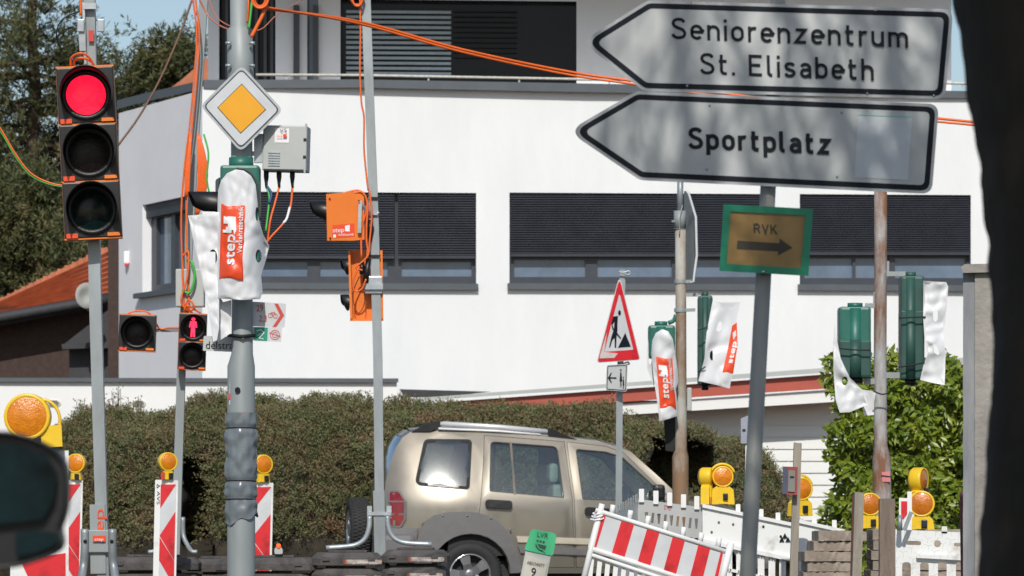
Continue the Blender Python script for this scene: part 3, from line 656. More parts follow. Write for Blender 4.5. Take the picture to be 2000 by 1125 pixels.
pine('pine_tree', 'rounded pine between the orange tiled roof and the white building', P(230, 0, 100).x, 100, 8.6, 3.6, 29, crown0=.05)
random.seed(7)

# ------------------------------------------------------------------ parked SUV
CA = R(9); RC = P(755, 976, 43.25); RC = Vector((RC.x, RC.y, .004))
Mcar = Matrix.Translation(RC) @ Matrix.Rotation(CA, 4, 'Z')
def CP(px, py):       # photo pixel -> local (x, z) on the near side plane of the car
    d = Vector(((px - 1000) / F, 1, -(py - YH) / F)); n_ = Vector((math.sin(CA), -math.cos(CA), 0)); o = Vector((0, 0, H))
    t = (RC - o).dot(n_) / d.dot(n_); q = Mcar.inverted() @ (o + d * t); return (q.x, q.z)
CPL = lambda l: [CP(*p) for p in l]
CW = 1.80
def ys(x, z):
    y = .03 * ((z - .78) / .4) ** 2 * (1 if z < .78 else .4)
    if z > 1.18: y += (z - 1.18) * .276 + .10 * (z - 1.18) ** 2
    if x < .95: y += .21 * (.95 - x) ** 2
    if x < .3: y += .45 * (.3 - x) ** 2
    if x > 3.75: y += .5 * (x - 3.75) ** 2
    return y + .012 * (x - 2.0) ** 2
def cmap(off=0, far=False):
    def f_(u, v, d):
        y = ys(u, v) + off + d
        return Mcar @ Vector((u, CW - y if far else y, v))
    return f_
car = thing('parked_suv', 'champagne coloured off-road car with grey wheel arches and roof rails, parked before the hedge', 'car', RC, CA)
outl_rear = [(762, 1095), (761, 1031), (759, 1000), (757, 967), (761, 940), (770, 905), (784, 872), (797, 853), (813, 842)]
outl_roof = [(813, 842), (860, 838), (953, 842), (1040, 848), (1114, 856), (1180, 863), (1215, 871), (1242, 883)]
outl_ws = [(1242, 883), (1290, 930), (1335, 975)]
outl_hood = [(1335, 975), (1380, 984), (1430, 992), (1462, 1003)]
outl_fr = [(1462, 1003), (1478, 1035), (1482, 1100)]
def archpx(cx, cy, r_, n=14): return [(cx + r_ * math.cos(PI * k / n), cy - r_ * math.sin(PI * k / n)) for k in range(n + 1)]
outer = outl_rear[:-1] + outl_roof[:-1] + outl_ws[:-1] + outl_hood[:-1] + outl_fr + [(1455, 1118)] + archpx(1369, 1120, 77) + archpx(919, 1120, 77) + [(772, 1112)]
qw = roundpoly([(838, 856), (931, 857), (919, 957), (813, 948)], [14, 9, 9, 14])
rw = roundpoly([(966, 861), (1097, 871), (1103, 973), (957, 960)], [10, 12, 3, 5])
fw = roundpoly([(1132, 876), (1190, 881), (1222, 891), (1300, 968), (1300, 982), (1138, 976)], [6, 20, 14, 4, 2, 4])
rdoor = [(956, 850), (1111, 862), (1118, 976), (1122, 1108), (1006, 1108), (1000, 1080), (988, 1058), (962, 1040), (932, 1031), (940, 980), (950, 900)]
fdoor = [(1117, 863), (1190, 871), (1226, 884), (1312, 975), (1304, 1040), (1296, 1106), (1127, 1108), (1123, 976)]
def grow(p, d): return inset(p, -d)
for far in (False, True):
    mb = MB(); mb.panel(CPL(outer), [CPL(qw), CPL(grow(rdoor, .9)), CPL(grow(fdoor, .9))], cmap(0, far), .03, .12, True); b_ = mb.build('body_side', carp, car); rebuild_normals(b_)
    for nm, dr, wn, hx in (('rear_door', rdoor, rw, (948, 975, 1000, 991)), ('front_door', fdoor, fw, (1142, 990, 1192, 1006))):
        mb = MB(); mb.panel(CPL(dr), [CPL(wn)], cmap(0, far), .03, .12, True); do = mb.build('door', carp, car); rebuild_normals(do)
        hx2 = roundpoly([(hx[0], hx[1]), (hx[2], hx[1] + 3), (hx[2], hx[3] + 3), (hx[0], hx[3])], 7)
        mb = MB(); mb.panel(CPL(hx2), [], cmap(-.045, far), .05); mb.build('handle', blackp, do)
        mb = MB(); mb.panel(CPL(grow(wn, .5)), [], cmap(.014, far), .004, .1, True); mb.build('window', carglass, do)
        mb = MB(); mb.panel(CPL(grow(wn, .3)), [CPL(inset(wn, 2.2))], cmap(.006, far), .02); mb.build('window_seal', blackp, do)
        if nm == 'rear_door':
            mb = MB(); mb.panel(CPL([(1004, 862), (1008, 862), (1009, 966), (1005, 966)]), [], cmap(.0, far), .012); mb.build('divider_bar', pbr('bronze_trim', (.14, .10, .07), .5), do)
    mb = MB(); mb.panel(CPL(grow(qw, .5)), [], cmap(.008, far), .004, .06, True); qwo = mb.build('window', carglass2, car, 'rear quarter window with sun glare')
    mb = MB(); mb.panel(CPL(grow(qw, .4)), [CPL(inset(qw, 7))], cmap(.003, far), .003, .1, True); mb.build('window_seal', blackm, qwo)
    # cladding, flares, mouldings
    ain = archpx(919, 1120, 78); aout = [(1020, 1118), (1010, 1075), (996, 1045), (975, 1020), (955, 1008), (930, 1001), (905, 999), (875, 1000), (850, 1006), (832, 1018), (822, 1035), (815, 1060), (812, 1112)]
    mb = MB(); mb.panel(CPL(ain[::-1] + aout), [], cmap(-.04, far), .05, .1); fl = mb.build('wheel_arch', cladg, car)
    mb = MB()
    for x, y in ((826, 1022), (865, 1007), (912, 1007), (958, 1012), (996, 1034)):
        lx, lz = CP(x, y); q = cmap(-.045, far)(lx, lz, 0); mb.lathe([(.012, .01), (.012, -.004), (.001, -.008)], Matrix.Translation(q) @ (Matrix.Rotation(CA + (PI if far else 0), 4, 'Z')), 10)
    mb.build('bolt', chrome, fl)
    ain2 = archpx(1369, 1120, 78); aout2 = [(1466, 1118), (1460, 1075), (1446, 1045), (1425, 1020), (1405, 1008), (1369, 1000), (1325, 1006), (1300, 1020), (1283, 1050), (1274, 1112)]
    mb = MB(); mb.panel(CPL(ain2[::-1] + aout2), [], cmap(-.04, far), .05, .1); mb.build('wheel_arch', cladg, car)
    mb = MB(); mb.panel(CPL([(1012, 1067), (1280, 1078), (1280, 1090), (1016, 1080)]), [], cmap(-.03, far), .035, .2); mb.build('side_moulding', cladg, car)
    mb = MB(); mb.panel(CPL([(1008, 1047), (1282, 1056), (1281, 1068), (1011, 1059)]), [], cmap(-.022, far), .03, .2); mb.build('trim_strip', pbr('pale_trim', (.62, .56, .45), .3, .3), car)
    tl = roundpoly([(766, 959), (784, 960), (794, 978), (793, 1014), (785, 1029), (764, 1027)], 6)
    mb = MB(); mb.panel(CPL(tl), [], cmap(-.012, far), .06, .06, True); t_o = mb.build('tail_light', taill, car)
    mb = MB(); mb.panel(CPL(grow(tl, 2.5)), [CPL(inset(tl, 1.0))], cmap(-.018, far), .06, .06)
    for y in (978, 1003): mb.panel(CPL([(764, y), (793, y), (793, y + 3), (764, y + 3)]), [], cmap(-.016, far), .01)
    mb.panel(CPL([(772, 962), (776, 962), (776, 1026), (772, 1026)]), [], cmap(-.017, far), .01); mb.build('light_surround', cladg, t_o)
    # roof rail
    mb = MB(); of = .05
    def RP(px, py, of=.12): lx, lz = CP(px, py); y = ys(lx, 1.75) + of; return Mcar @ Vector((lx, CW - y if far else y, lz))
    mb.tube([RP(870, 826), RP(985, 833), RP(1080, 842)], .030, 10); ra = mb.build('roof_rail', railm, car)
    mb = MB(); mb.tube([RP(866, 836, .10), RP(985, 841, .10), RP(1066, 848, .10)], .014, 6); mb.build('roof_strip', whitep, ra)
    for pts in ([(815, 842), (845, 824), (874, 820), (874, 830), (850, 842)], [(1078, 837), (1095, 838), (1112, 848), (1140, 858), (1085, 856)]):
        mb = MB(); L2 = CPL(pts); mb.panel(L2, [], lambda u, v, d, far=far: Mcar @ Vector((u, (CW - ys(u, 1.75) - .10 - d) if far else ys(u, 1.75) + .10 + d, v)), .05); mb.build('rail_foot', blackp, ra)
    # door mirror
    q = cmap(-.14, far)(*CP(1283, 962), 0); mb = MB(); mb.box((0, 0, 0), (.13, .22, .18), Matrix.Translation(q) @ Matrix.Rotation(CA, 4, 'Z'), .04); mb.build('door_mirror', blackp, car)
def loft(lst, nm, mt, crown=.03, n=12, parent=car):
    L2 = CPL(lst); mb = MB(); vs = []
    fine = []
    for i in range(len(L2) - 1):
        for k in range(3): fine.append(tuple(Vector(L2[i]).lerp(Vector(L2[i + 1]), k / 3)))
    fine.append(L2[-1]); m = len(fine)
    for i, (x, z) in enumerate(fine):
        t = Vector(fine[min(i + 1, m - 1)]) - Vector(fine[max(i - 1, 0)]); t.normalize(); nx, nz_ = -t.y, t.x; y0 = ys(x, z)
        for k in range(n + 1):
            u = 2 * k / n - 1; c = crown * (1 - abs(u) ** 2.4); vs.append(Mcar @ Vector((x + nx * c, CW / 2 + u * (CW / 2 - y0), z + nz_ * c)))
    mb.add(vs, [(i * (n + 1) + k, i * (n + 1) + k + 1, (i + 1) * (n + 1) + k + 1, (i + 1) * (n + 1) + k) for i in range(m - 1) for k in range(n)], True)
    return mb.build(nm, mt, parent)
loft(outl_rear[:5], 'tailgate', carp, .05); loft(outl_rear[4:8], 'rear_window', carglass2, .05); loft(outl_rear[7:], 'roof_spoiler', carp, .04)
loft(outl_roof, 'roof', carp, .05); loft(outl_ws, 'windscreen', carglass, .06); loft(outl_hood, 'bonnet', carp, .05); loft(outl_fr, 'front', cladg, .1)
mb = MB(); bx = CP(790, 1031)[1]
mb.box((.12, CW / 2, .66), (.42, CW - .06, .30), Mcar, .06); mb.build('bumper', cladg, car); mb = MB(); mb.box((4.25, CW / 2, .58), (.42, CW - .1, .36), Mcar, .08); mb.build('bumper', cladg, car)
lx_, lz_ = CP(800, 1045)
mb = MB(); mb.panel(CPL([(756, 1031), (818, 1031), (812, 1100), (760, 1100)]), [], cmap(-.03), .06, .1); mb.build('bumper', cladg, car)
mb = MB(); mb.box((2.0, CW / 2, .42), (3.4, CW - .35, .2), Mcar); mb.box((3.75, CW / 2, .8), (1.1, 1.2, .5), Mcar); mb.box((2.15, CW / 2, .72), (2.9, CW - .12, .30), Mcar); mb.box((.9, .3, .80), (1.1, .3, .12), Mcar); mb.build('underbody', darkin, car)
def seat(x, y):
    mb = MB(); mb.box((x - .02, y, 1.12), (.14, .44, .50), Mcar, .05); s_ = mb.build('seat', seatm, car)
    mb = MB(); mb.box((x - .06, y, 1.50), (.11, .26, .22), Mcar, .05); mb.bar((x - .05, y - .06, 1.3), (x - .05, y - .06, 1.45), .012, .012, Mcar); mb.build('headrest', seatm, s_)
for y in (.55, 1.25): seat(2.02, y)
mb = MB(); mb.tube([Mcar @ Vector((2.85 + .05 * math.cos(a), .52 + .17 * math.cos(a), 1.17 + .17 * math.sin(a))) for a in [2 * PI * k / 16 for k in range(17)]], .013, 6); mb.build('steering_wheel', blackp, car)
mb = MB(); mb.box((3.1, CW / 2, 1.1), (.35, CW - .3, .14), Mcar, .04); mb.build('dashboard', darkin, car)
def wheel(M, nm='wheel'):
    mb = MB(); R0, R1, hw = .36, .235, .115
    mb.lathe([(R1, -hw + .02), (R1 + .03, -hw), (R0 - .035, -hw), (R0 - .008, -hw + .02), (R0, -hw + .045), (R0, hw - .045), (R0 - .008, hw - .02), (R0 - .035, hw), (R1, hw)], M, 40)
    for k in range(56):
        a = 2 * PI * k / 56
        for yy in (-.07, -.02, .03, .075): mb.box((R0 * math.cos(a + yy), yy, R0 * math.sin(a + yy)), (.022, .04, .014), M)
    ty = mb.build('wheel', tyre, car)
    mb = MB(); mb.lathe([(R1, -hw + .02), (R1 - .012, -hw + .005), (R1 - .02, -hw + .03), (R1 - .03, .02)], M, 36); mb.build('rim', chrome, ty)
    mb = MB(); mb.disc(R1 - .02, M, .0, 30)
    mb.build('brake_disc', darkin, ty)
    mb = MB()
    for k in range(5):
        a = PI / 2 + .3 + 2 * PI * k / 5; ca, sa = math.cos(a), math.sin(a); vs = []
        for r_, w_ in ((.04, .055), (.12, .045), (R1 - .015, .062)):
            for sg in (1, -1):
                for y_ in (-hw + .02 + (.02 if r_ < .1 else 0), -hw + .06): vs.append((ca * r_ - sa * w_ * sg, y_, sa * r_ + ca * w_ * sg))
        mb.add(vs, [(0, 4, 6, 2), (4, 8, 10, 6), (0, 1, 5, 4), (4, 5, 9, 8), (2, 6, 7, 3), (6, 10, 11, 7)], False, M)
    mb.lathe([(.07, -hw + .05), (.06, -hw + .025), (.03, -hw + .02), (.001, -hw + .02)], M, 20); mb.build('spokes', alloy, ty)
    return ty
rwx = CP(919, 1123)[0]
for x in (rwx, rwx + 2.65):
    wheel(Mcar @ Matrix.Translation((x, .13, .36))); wheel(Mcar @ Matrix.Translation((x, CW - .13, .36)) @ Matrix.Rotation(PI, 4, 'Z'))
wheel(Mcar @ Matrix.Translation((-.22, CW / 2 - .05, .86)) @ Matrix.Rotation(R(-90), 4, 'Z'))

# ------------------------------------------------------------------ signal heads
def FR(px, py, D, yaw=0, roll=0): return Matrix.Translation(P(px, py, D)) @ Matrix.Rotation(R(yaw), 4, 'Z') @ Matrix.Rotation(R(roll), 4, 'Y')
def visor(mb, M, r_, L_, a0=-20, a1=200):
    n = 26; vs = []; t = .004
    for k in range(n + 1):
        a = R(a0 + (a1 - a0) * k / n); c, s_ = math.cos(a), math.sin(a); ll = L_ * (.78 + .22 * math.sin(a)) if s_ > 0 else L_ * .78 * (1 + s_ * 1.35)
        for rr in (r_, r_ + t): vs += [(c * rr, 0, s_ * rr), (c * rr * .985, -max(.01, ll), s_ * rr * .985)]
    fs = []
    for k in range(n):
        a = 4 * k; b = a + 4; fs += [(a, b, b + 1, a + 1), (a + 2, a + 3, b + 3, b + 2), (a + 1, b + 1, b + 3, a + 3)]
    mb.add(vs, fs, True, M)
def head(root, M, n, w_, ch, lr, lenses, back=orangep, vis=.16, depth=.16, label=None, stick=True):
    """front plate at local y=0, facing -y, top chamber centre at z=0"""
    mb = MB()
    for i in range(n): mb.box((0, .02, -i * ch), (w_, .06, ch * .975), M, .006)
    hd = mb.build('signal_head', blackp, root, label)
    mb = MB(); zc_ = -(n - 1) * ch / 2; mb.box((0, .05 + depth / 2, zc_), (w_ * 1.02, depth, n * ch * 1.0), M, .01)
    for i in range(n + 1): mb.box((0, .035, ch / 2 - i * ch), (w_ * 1.015, .08, .008), M)
    mb.build('housing', back, hd)
    for i in range(n):
        Mi = M @ Matrix.Translation((0, 0, -i * ch)); mb = MB(); mb.lathe([(lr * 1.27, -.005), (lr * 1.27, -.022), (lr * 1.02, -.018), (lr * 1.0, -.004)], Mi, 32); visor(mb, Mi @ Matrix.Translation((0, -.015, 0)), lr * 1.26, vis, -38, 218); mb.build('visor', blackp, hd)
        if lenses[i] is not None:
            mb = MB(); mb.disc(lr, Mi, -.011, 32, .012); mb.build('lens', lenses[i], hd)
        if stick:
            mb = MB(); mb.box((-w_ / 2 + w_ * .13, -.014, -ch / 2 + ch * .055), (w_ * .2, .004, ch * .08), Mi); mb.build('reflective_sticker', redo, hd)
            mb = MB(); mb.box((w_ / 2 - w_ * .14, -.014, -ch / 2 + ch * .06), (w_ * .22, .004, ch * .06), Mi); mb.build('amber_sticker', orangep, hd)
    return hd
def cable(pts, r_, mt, label, cat='cable', n=6, group=None, name='cable', sub=6):
    mb = MB(); mb.tube(catm(pts, sub), r_, n); return mb.build(name, mt, None, label, cat, group)
def pole(pts, wx, wy=None, square=True, n=20):
    mb = MB()
    if square:
        for a, b in zip(pts[:-1], pts[1:]): mb.bar(a, b, wx, wy or wx)
    else: mb.tube(pts, wx, n)
    return mb

# --- T1: left signal, red, on a square post
D1 = 19.0
t1 = thing('traffic_light', 'large temporary three-lamp traffic light showing red, on a square galvanised post at left', 'traffic light', (P(205, 976, D1).x, D1, 0))
gb = P(205, 976, D1); gb.z = 0
mb = pole([P(173, -60, D1 + .16), P(187, 600, D1 + .16), Vector((gb.x, D1 + .16, 0))], .058, .058); mb.build('post', galv, t1)
mb = MB(); mb.bar(P(191.5, 985, D1 + .16), P(193.5, 1120, D1 + .16), .075, .08); mb.build('post_socket', steelg, t1)
mb = MB(); mb.box(P(192.5, 1057, D1 + .11), (.165, .02, .11), None, .004); mb.build('clamp_plate', steelg, t1)
for sg in (-1, 1):
    mb = MB(); x = 192.5 + sg * 27; mb.tube(catm([P(x, 1033, D1 + .1), P(x, 1075, D1 + .1), P(x + sg * 3, 1110, D1 + .1), P(x + sg * 14, 1150, D1), P(x + sg * 60, 1180, D1 - .1), P(x + sg * 140, 1190, D1 - .2)], 5), .021, 10)
    mb.build('brace_tube', galv, t1)
    mb = MB(); mb.lathe([(.009, 0), (.009, -.012), (.0005, -.015)], FR(192.5 + sg * 26, 1057, D1 + .085), 8); mb.build('bolt', blackm, t1)
mb = MB(); text(mb, 'ep', (203, 1036), (0, -42), (-20, 0), pxmap(D1 + .118), -.002); mb.build('stencil_lettering', redo, t1)
mb = MB(); mb.box(P(193.5, 1052, D1 + .09), (.062, .004, .030)); st = mb.build('sticker', redo, t1)
mb = MB(); text(mb, 'step', (185, 1056), (17, 0), (0, -6), pxmap(D1 + .085), -.002); mb.build('lettering', whitep, st)
head(t1, FR(168, 186, D1, 5, -3.0), 3, .278, .280, .097, [redlit, lensd, pbr('dark_green_lens', (.002, .011, .011), .2, 0, .3, 60, spec=.25)], vis=.21, depth=.09, label='three-lamp head with red lit on top')
mb = MB()
for x in (158, 197): mb.box(P(x, 50, D1 + .08), (.034, .02, .062), None, .004)
mb.bar(P(163, 12, D1 + .1), P(188, 12, D1 + .1), .02, .03); mb.bar(P(163, 5, D1 + .1), P(167, 125, D1 + .1), .012, .012); mb.bar(P(160, 60, D1 + .1), P(162, 100, D1 + .1), .03, .03)
mb.build('mounting_bracket', tubem, t1)
mb = MB(); mb.box(P(178, 70, D1 + .11), (.026, .004, .055)); mb.build('sticker', reds, t1)
cable([P(138, 128, D1 + .06), P(140, 112, D1 + .03), P(156, 104, D1), P(172, 110, D1 + .02), P(184, 128, D1 + .06)], .006, cablem, 'orange cable loop on top of the large red-lit signal')
cable([P(144, 128, D1 + .1), P(146, 118, D1 + .05), P(160, 113, D1 + .04), P(178, 120, D1 + .06), P(183, 130, D1 + .1)], .006, cablem, 'inner small orange cable loop touching the top of the large signal')
cable([P(158, 30, D1 + .1), P(158, -5, D1 + .1), P(160, -40, D1 + .1)], .007, cablem, 'short orange cable at the very top of the left post')
cable([P(158, 20, D1 + .1), P(122, 38, D1 + .1), P(110, 68, D1 + .1), P(120, 98, D1 + .15)], .0035, blackp, 'thin black wire arching left of the left post bracket')
cable([P(-40, 200, D1 + 1), P(0, 250, D1 + 1), P(30, 300, D1 + 1), P(60, 338, D1 + 1), P(100, 358, D1 + 1), P(140, 364, D1 + 1)], .0045, cablem, 'thin orange and green cable sagging in from the left edge')
cable([P(-40, 206, D1 + 1), P(0, 256, D1 + 1), P(30, 306, D1 + 1), P(60, 343, D1 + 1), P(100, 361, D1 + 1), P(140, 366, D1 + 1)], .003, cableg, 'thin green wire running under the orange one at the left edge')

# --- T3: pedestrian signal pole behind (D 33)
D3 = 33.0
pb = P(338, 976, D3); pb.z = 0
t3 = thing('traffic_light', 'pedestrian traffic light showing a red man, on a leaning square post', 'traffic light', pb)
mb = pole([P(402, -60, D3 + .2), P(382, 240, D3 + .2), P(354, 730, D3 + .2), P(343, 1085, D3 + .2), Vector((P(340, 0, D3).x, D3 + .2, 0))], .072, .07); mb.build('post', steelg, t3)
h3 = head(t3, FR(377, 640, D3 - .02, 6, 2), 2, .235, .238, .085, [None, lensd], vis=.15, depth=.08, label='two-lamp pedestrian head with the red man lit')
Mm = FR(377, 640, D3 - .02, 6, 2); Ms = Mm @ Matrix.Diagonal((1.45, 1, 1.22, 1)) @ Matrix.Translation((0, 0, .002)); mb = MB(); mb.disc(.085, Mm, -.011, 24, .01); mb.build('lens', lensd, h3)
mb = MB(); mb.prism(circ(0, .056, .012, n=10), -.026, -.023, Ms); mb.prism([(-.018, .042), (.018, .042), (.024, .0), (.016, -.002), (.012, .02), (.012, -.02), (.013, -.068), (.003, -.068), (0, -.02), (-.003, -.068), (-.013, -.068), (-.012, -.02), (-.012, .02), (-.016, -.002), (-.024, 0)], -.026, -.023, Ms); mb.build('red_man', redman, h3)
h4 = head(t3, FR(268, 650, D3 - .05, 3, 2), 1, .31, .31, .105, [lensd], vis=.22, depth=.07, label='single dark lamp head on a side arm')
mb = MB(); mb.bar(P(300, 645, D3 + .1), P(352, 645, D3 + .2), .03, .03); mb.build('side_arm', tubem, t3)
mb = MB(); mb.box(P(372, 563, D3 + .1), (.24, .16, .32), Matrix.Identity(4), .01); cb = mb.build('cable_box', boxg, t3)
for sg, ex in ((-1, 290), (1, 385)):
    mb = MB(); x = 345 + sg * 12; mb.tube(catm([P(x, 1010, D3 + .1), P(x + sg * 1, 1045, D3 + .1), P(x + sg * 10, 1066, D3 + .05), P(ex + sg * -10, 1077, D3), P(ex, 1078, D3)], 5), .02, 8); mb.build('brace_tube', galv, t3)
for k, (a, b, l) in enumerate([((404, -10), (372, 520), 'outer orange cable strapped along the left of the leaning post'), ((396, -10), (362, 520), 'long orange cable hanging left of the leaning post')]):
    o3 = -k * 5; cable([P(378 + o3, -30, D3), P(389 + o3, 60, D3), P(386 + o3, 130, D3), P(377 + o3, 230, D3), P(365 + o3, 330, D3), P(b[0] - 8, 420, D3), P(b[0] - 6, 520, D3), P(b[0] - 2, 610, D3)], .008, cablem, l)
mb = MB()
for k in range(7):
    dx = (k - 3) * 2.4; pts = [P(387 + dx * .2, 262, D3 - .02), P(393 + dx * .9, 300, D3 - .04), P(396 + dx * 1.2, 340, D3 - .05), P(392 + dx, 385, D3 - .03), P(384 + dx * .3, 420, D3)]; mb.tube(catm(pts, 4), .008, 5)
mb.build('cable_bundle', cablem, None, 'fat coiled bundle of orange cables tied to the leaning post', 'cable')
mb = MB()
for k in range(4):
    dx = (k - 2) * 2.4; mb.tube(catm([P(373 + dx * .3, 262, D3 - .02), P(368 + dx, 330, D3 - .04), P(366 + dx, 385, D3 - .03)], 4), .008, 5)
mb.build('cable_bundle', cablem, None, 'narrow orange cable bundle left of the leaning post', 'cable')
cable([P(398, 262, D3 - .06), P(407, 300, D3 - .08), P(404, 350, D3 - .07), P(412, 390, D3 - .06)], .008, cableg, 'green cable beside the fat orange bundle')
cable([P(366, 505, D3 - .02), P(376, 515, D3 - .04), P(380, 545, D3 - .04), P(370, 572, D3 - .03), P(356, 566, D3 - .02)], .012, cableg, 'green cable loop over the small grey box')
cable([P(357, 500, D3 - .03), P(368, 492, D3 - .04), P(366, 540, D3 - .05), P(354, 590, D3 - .03), P(376, 612, D3)], .009, cablem, 'orange cable loop running down over the small grey box')
cable([P(360, 608, D3 - .02), P(368, 585, D3 - .05), P(380, 600, D3 - .05), P(372, 606, D3 - .02), P(366, 596, D3 - .04), P(392, 612, D3)], .008, cablem, 'knot of orange cable on top of the pedestrian head')
cable([P(250, 612, D3), P(268, 607, D3), P(288, 610, D3), P(300, 622, D3 + .05), P(312, 642, D3 + .1), P(330, 640, D3 + .1), P(352, 640, D3 + .1)], .008, cablem, 'orange cable along the side arm of the single lamp')
cable([P(375, 0, D3 + 2), P(350, 70, D3 + 2), P(310, 160, D3 + 2), P(270, 230, D3 + 2), P(230, 285, D3 + 2)], .010, pbr('brown_cable', (.20, .11, .075), .7), 'brown cable slanting down across the pines')
cable([P(385, -10, 28), P(410, 35, 28), P(440, 55, 27.5), P(460, 57, 27.2)], .006, cabler, 'pink cable sagging to the mast top')

# --- T2: main round mast with priority sign, cabinet and covered signal
D2 = 27.0
mbx = P(472, 976, D2); mbx.z = 0
t2 = thing('signal_mast', 'thick grey round mast carrying a yellow priority diamond, control cabinet and bicycle signs', 'mast', mbx)
S2 = D2 / F
def rx(px): return px * S2
mast = [(466, -80, 17), (467, 52, 17.5), (468, 58, 25), (470, 150, 26), (471, 166, 22), (472, 280, 21), (473, 590, 20.5), (473, 690, 21), (471, 716, 27), (471, 1125, 27.5), (470, 1320, 27.5)]
mb = MB(); mb.tube([P(x, y, D2) for x, y, r_ in mast[:-1]] + [Vector((P(470, 0, D2).x, D2, 0))], [rx(r_) for _, _, r_ in mast], 28); mb.build('pole', steelg, t2)
mb = MB()
for y in (84, 128):
    for x in (446, 492): mb.tube([P(x - 5, y, D2 - .09), P(x + 5, y, D2 - .1)], .012, 6)
mb.build('bolt', tubem, t2)
# priority diamond
Dd = lambda x, y: D2 - .14 + (x - 472) * .0006
cor = [(472, 127), (553, 215), (470, 297), (391, 207)]
mb = MB(); mb.panel(roundpoly(cor, 13), [], pxmap(Dd), .015); pr = mb.build('priority_sign', signrim, t2, 'yellow and white priority road diamond')
c2 = roundpoly(inset(cor, 4.5), 10); c3 = roundpoly(inset(cor, 7), 9)
mb = MB(); mb.panel(c2, [c3], pxmap(Dd) if 0 else (lambda u, v, d: P(u, v, Dd(u, v) - .003 + d)), .002); mb.build('border', ink2, pr)
mb = MB(); mb.panel(c3, [], lambda u, v, d: P(u, v, Dd(u, v) - .004 + d), .003); mb.build('sign_face', signw, pr)
yc = [(472, 165), (518, 214), (470, 259), (426, 210)]
mb = MB(); mb.panel(roundpoly(yc, 2), [], lambda u, v, d: P(u, v, Dd(u, v) - .008 + d), .003); mb.build('yellow_field', yellowp, pr)
mb = MB(); mb.panel(inset(yc, -1.2), [inset(yc, 0.2)], lambda u, v, d: P(u, v, Dd(u, v) - .0065 + d), .002); mb.build('field_outline', ink2, pr)
# control cabinet on the right
mb = MB(); mb.box((0, .1, 0), (rx(87), .2, rx(88)), FR(556, 289, D2 + .0, -4, 1.5), .006); cab = mb.build('control_cabinet', boxg, t2)
Mc = FR(556, 289, D2, -4, 1.5)
mb = MB(); mb.box((-.0, -.006, 0), (rx(82), .012, rx(84)), Mc, .003); mb.box((.145, .0, 0), (.012, .03, rx(96)), Mc); mb.build('cabinet_door', boxg, cab)
mb = MB(); mb.box((-.02, -.014, .085), (rx(28), .002, rx(28)), Mc); lb = mb.build('label_plate', whitep, cab)
mb = MB(); text(mb, 'V5', (546, 258), (14, 0), (0, -7), pxmap(D2 - .03), -.002); mb.build('lettering', ink2, lb)
mb = MB(); text(mb, 'step', (540, 268), (12, 0), (0, -5), pxmap(D2 - .03), -.002); mb.panel([(553, 262), (560, 262), (560, 268), (553, 268)], [], pxmap(D2 - .032), .001); mb.build('logo', redo, lb)
mb = MB()
for k in range(6): mb.box((-.07, -.015, -.035 - k * .0175), (.082, .008, .009), Mc @ Matrix.Rotation(R(0), 4, 'X'))
mb.build('louvre', tubem, cab)
mb = MB()
for z_ in (.06, -.06): mb.box((.142, -.012, z_), (.02, .02, .02), Mc, .003)
mb.build('latch', blackp, cab)
for x in (520, 545, 571):
    mb = MB(); mb.tube([P(x, 332, D2 + .1), P(x, 345, D2 + .1), P(x, 358, D2 + .1), P(x + .5, 368, D2 + .1)], [.018, .018, .011, .008], 10); mb.build('cable_gland', cabled, cab)
mb = MB(); mb.box(P(505, 290, D2 + .05), (.06, .05, .2)); mb.bar(P(480, 300, D2 + .05), P(510, 300, D2 + .05), .03, .03); mb.build('cabinet_bracket', tubem, t2)
# green signal housing (behind the cover)
mb = MB(); mb.tube([P(471, 308, D2 - .02), P(471, 332, D2 - .02)], rx(24), 20); mb.box(P(470, 420, D2 - .12), (rx(76), .2, rx(190)), None, .02); mb.build('signal_housing', greenp, t2, 'green signal housing hidden by the white cover')
# left facing black three-lamp head
Mv = FR(424, 402, D2 + .05, -78, 0)
mb = MB(); mb.box((0, .08, -.18), (.22, .16, .75), Mv, .02); hb = mb.build('signal_housing', blackp, t2, 'black three-lamp signal facing left behind the cover')
for k in range(2):
    mb = MB(); visor(mb, Mv @ Matrix.Translation((0, 0, .0 - k * .28)), .095, .20 - k * .05); mb.build('visor', blackp, hb)
mb = MB(); mb.bar(P(425, 380, D2 + .1), P(470, 385, D2 + .1), .03, .03); mb.build('bracket', blackp, t2)
# bicycle signs and street name plate
fb = lambda u, v, d: P(u, v, D2 + .02 + d)
mb = MB(); mb.panel(roundpoly([(492, 589), (559, 593), (556, 640), (490, 637)], 3), [], fb, .008); bsg = mb.build('route_sign', signw, t2, 'white bicycle route sign with red chevron pointing right')
mb = MB(); mb.panel([(536, 593), (543, 593), (555, 616), (539, 639), (532, 639), (547, 616)], [], lambda u, v, d: fb(u, v, d - .003), .002)
text(mb, '29', (501, 608), (13, 0), (0, -13), fb); text(mb, '2,3', (506, 628), (15, 0), (0, -12), fb)
strokes(mb, [circ(528, 616, 4.2, n=12) + [(532.2, 616)], circ(538, 617, 4.2, n=12) + [(542.2, 617)], [(528, 616), (531, 610), (537, 611), (533, 617), (531, 610)], [(538, 617), (536, 608)]], .9, fb)
mb.build('red_markings', reds, bsg)
mb = MB(); mb.panel([(492, 638), (551, 640), (549, 668), (491, 665)], [], fb, .008); b2 = mb.build('plate', signw, t2, 'small plate with green square and red round emblem')
mb = MB(); mb.panel([(497, 639), (523, 640), (522, 666), (496, 665)], [], lambda u, v, d: fb(u, v, d - .003), .002); mb.build('green_field', emerald, b2)
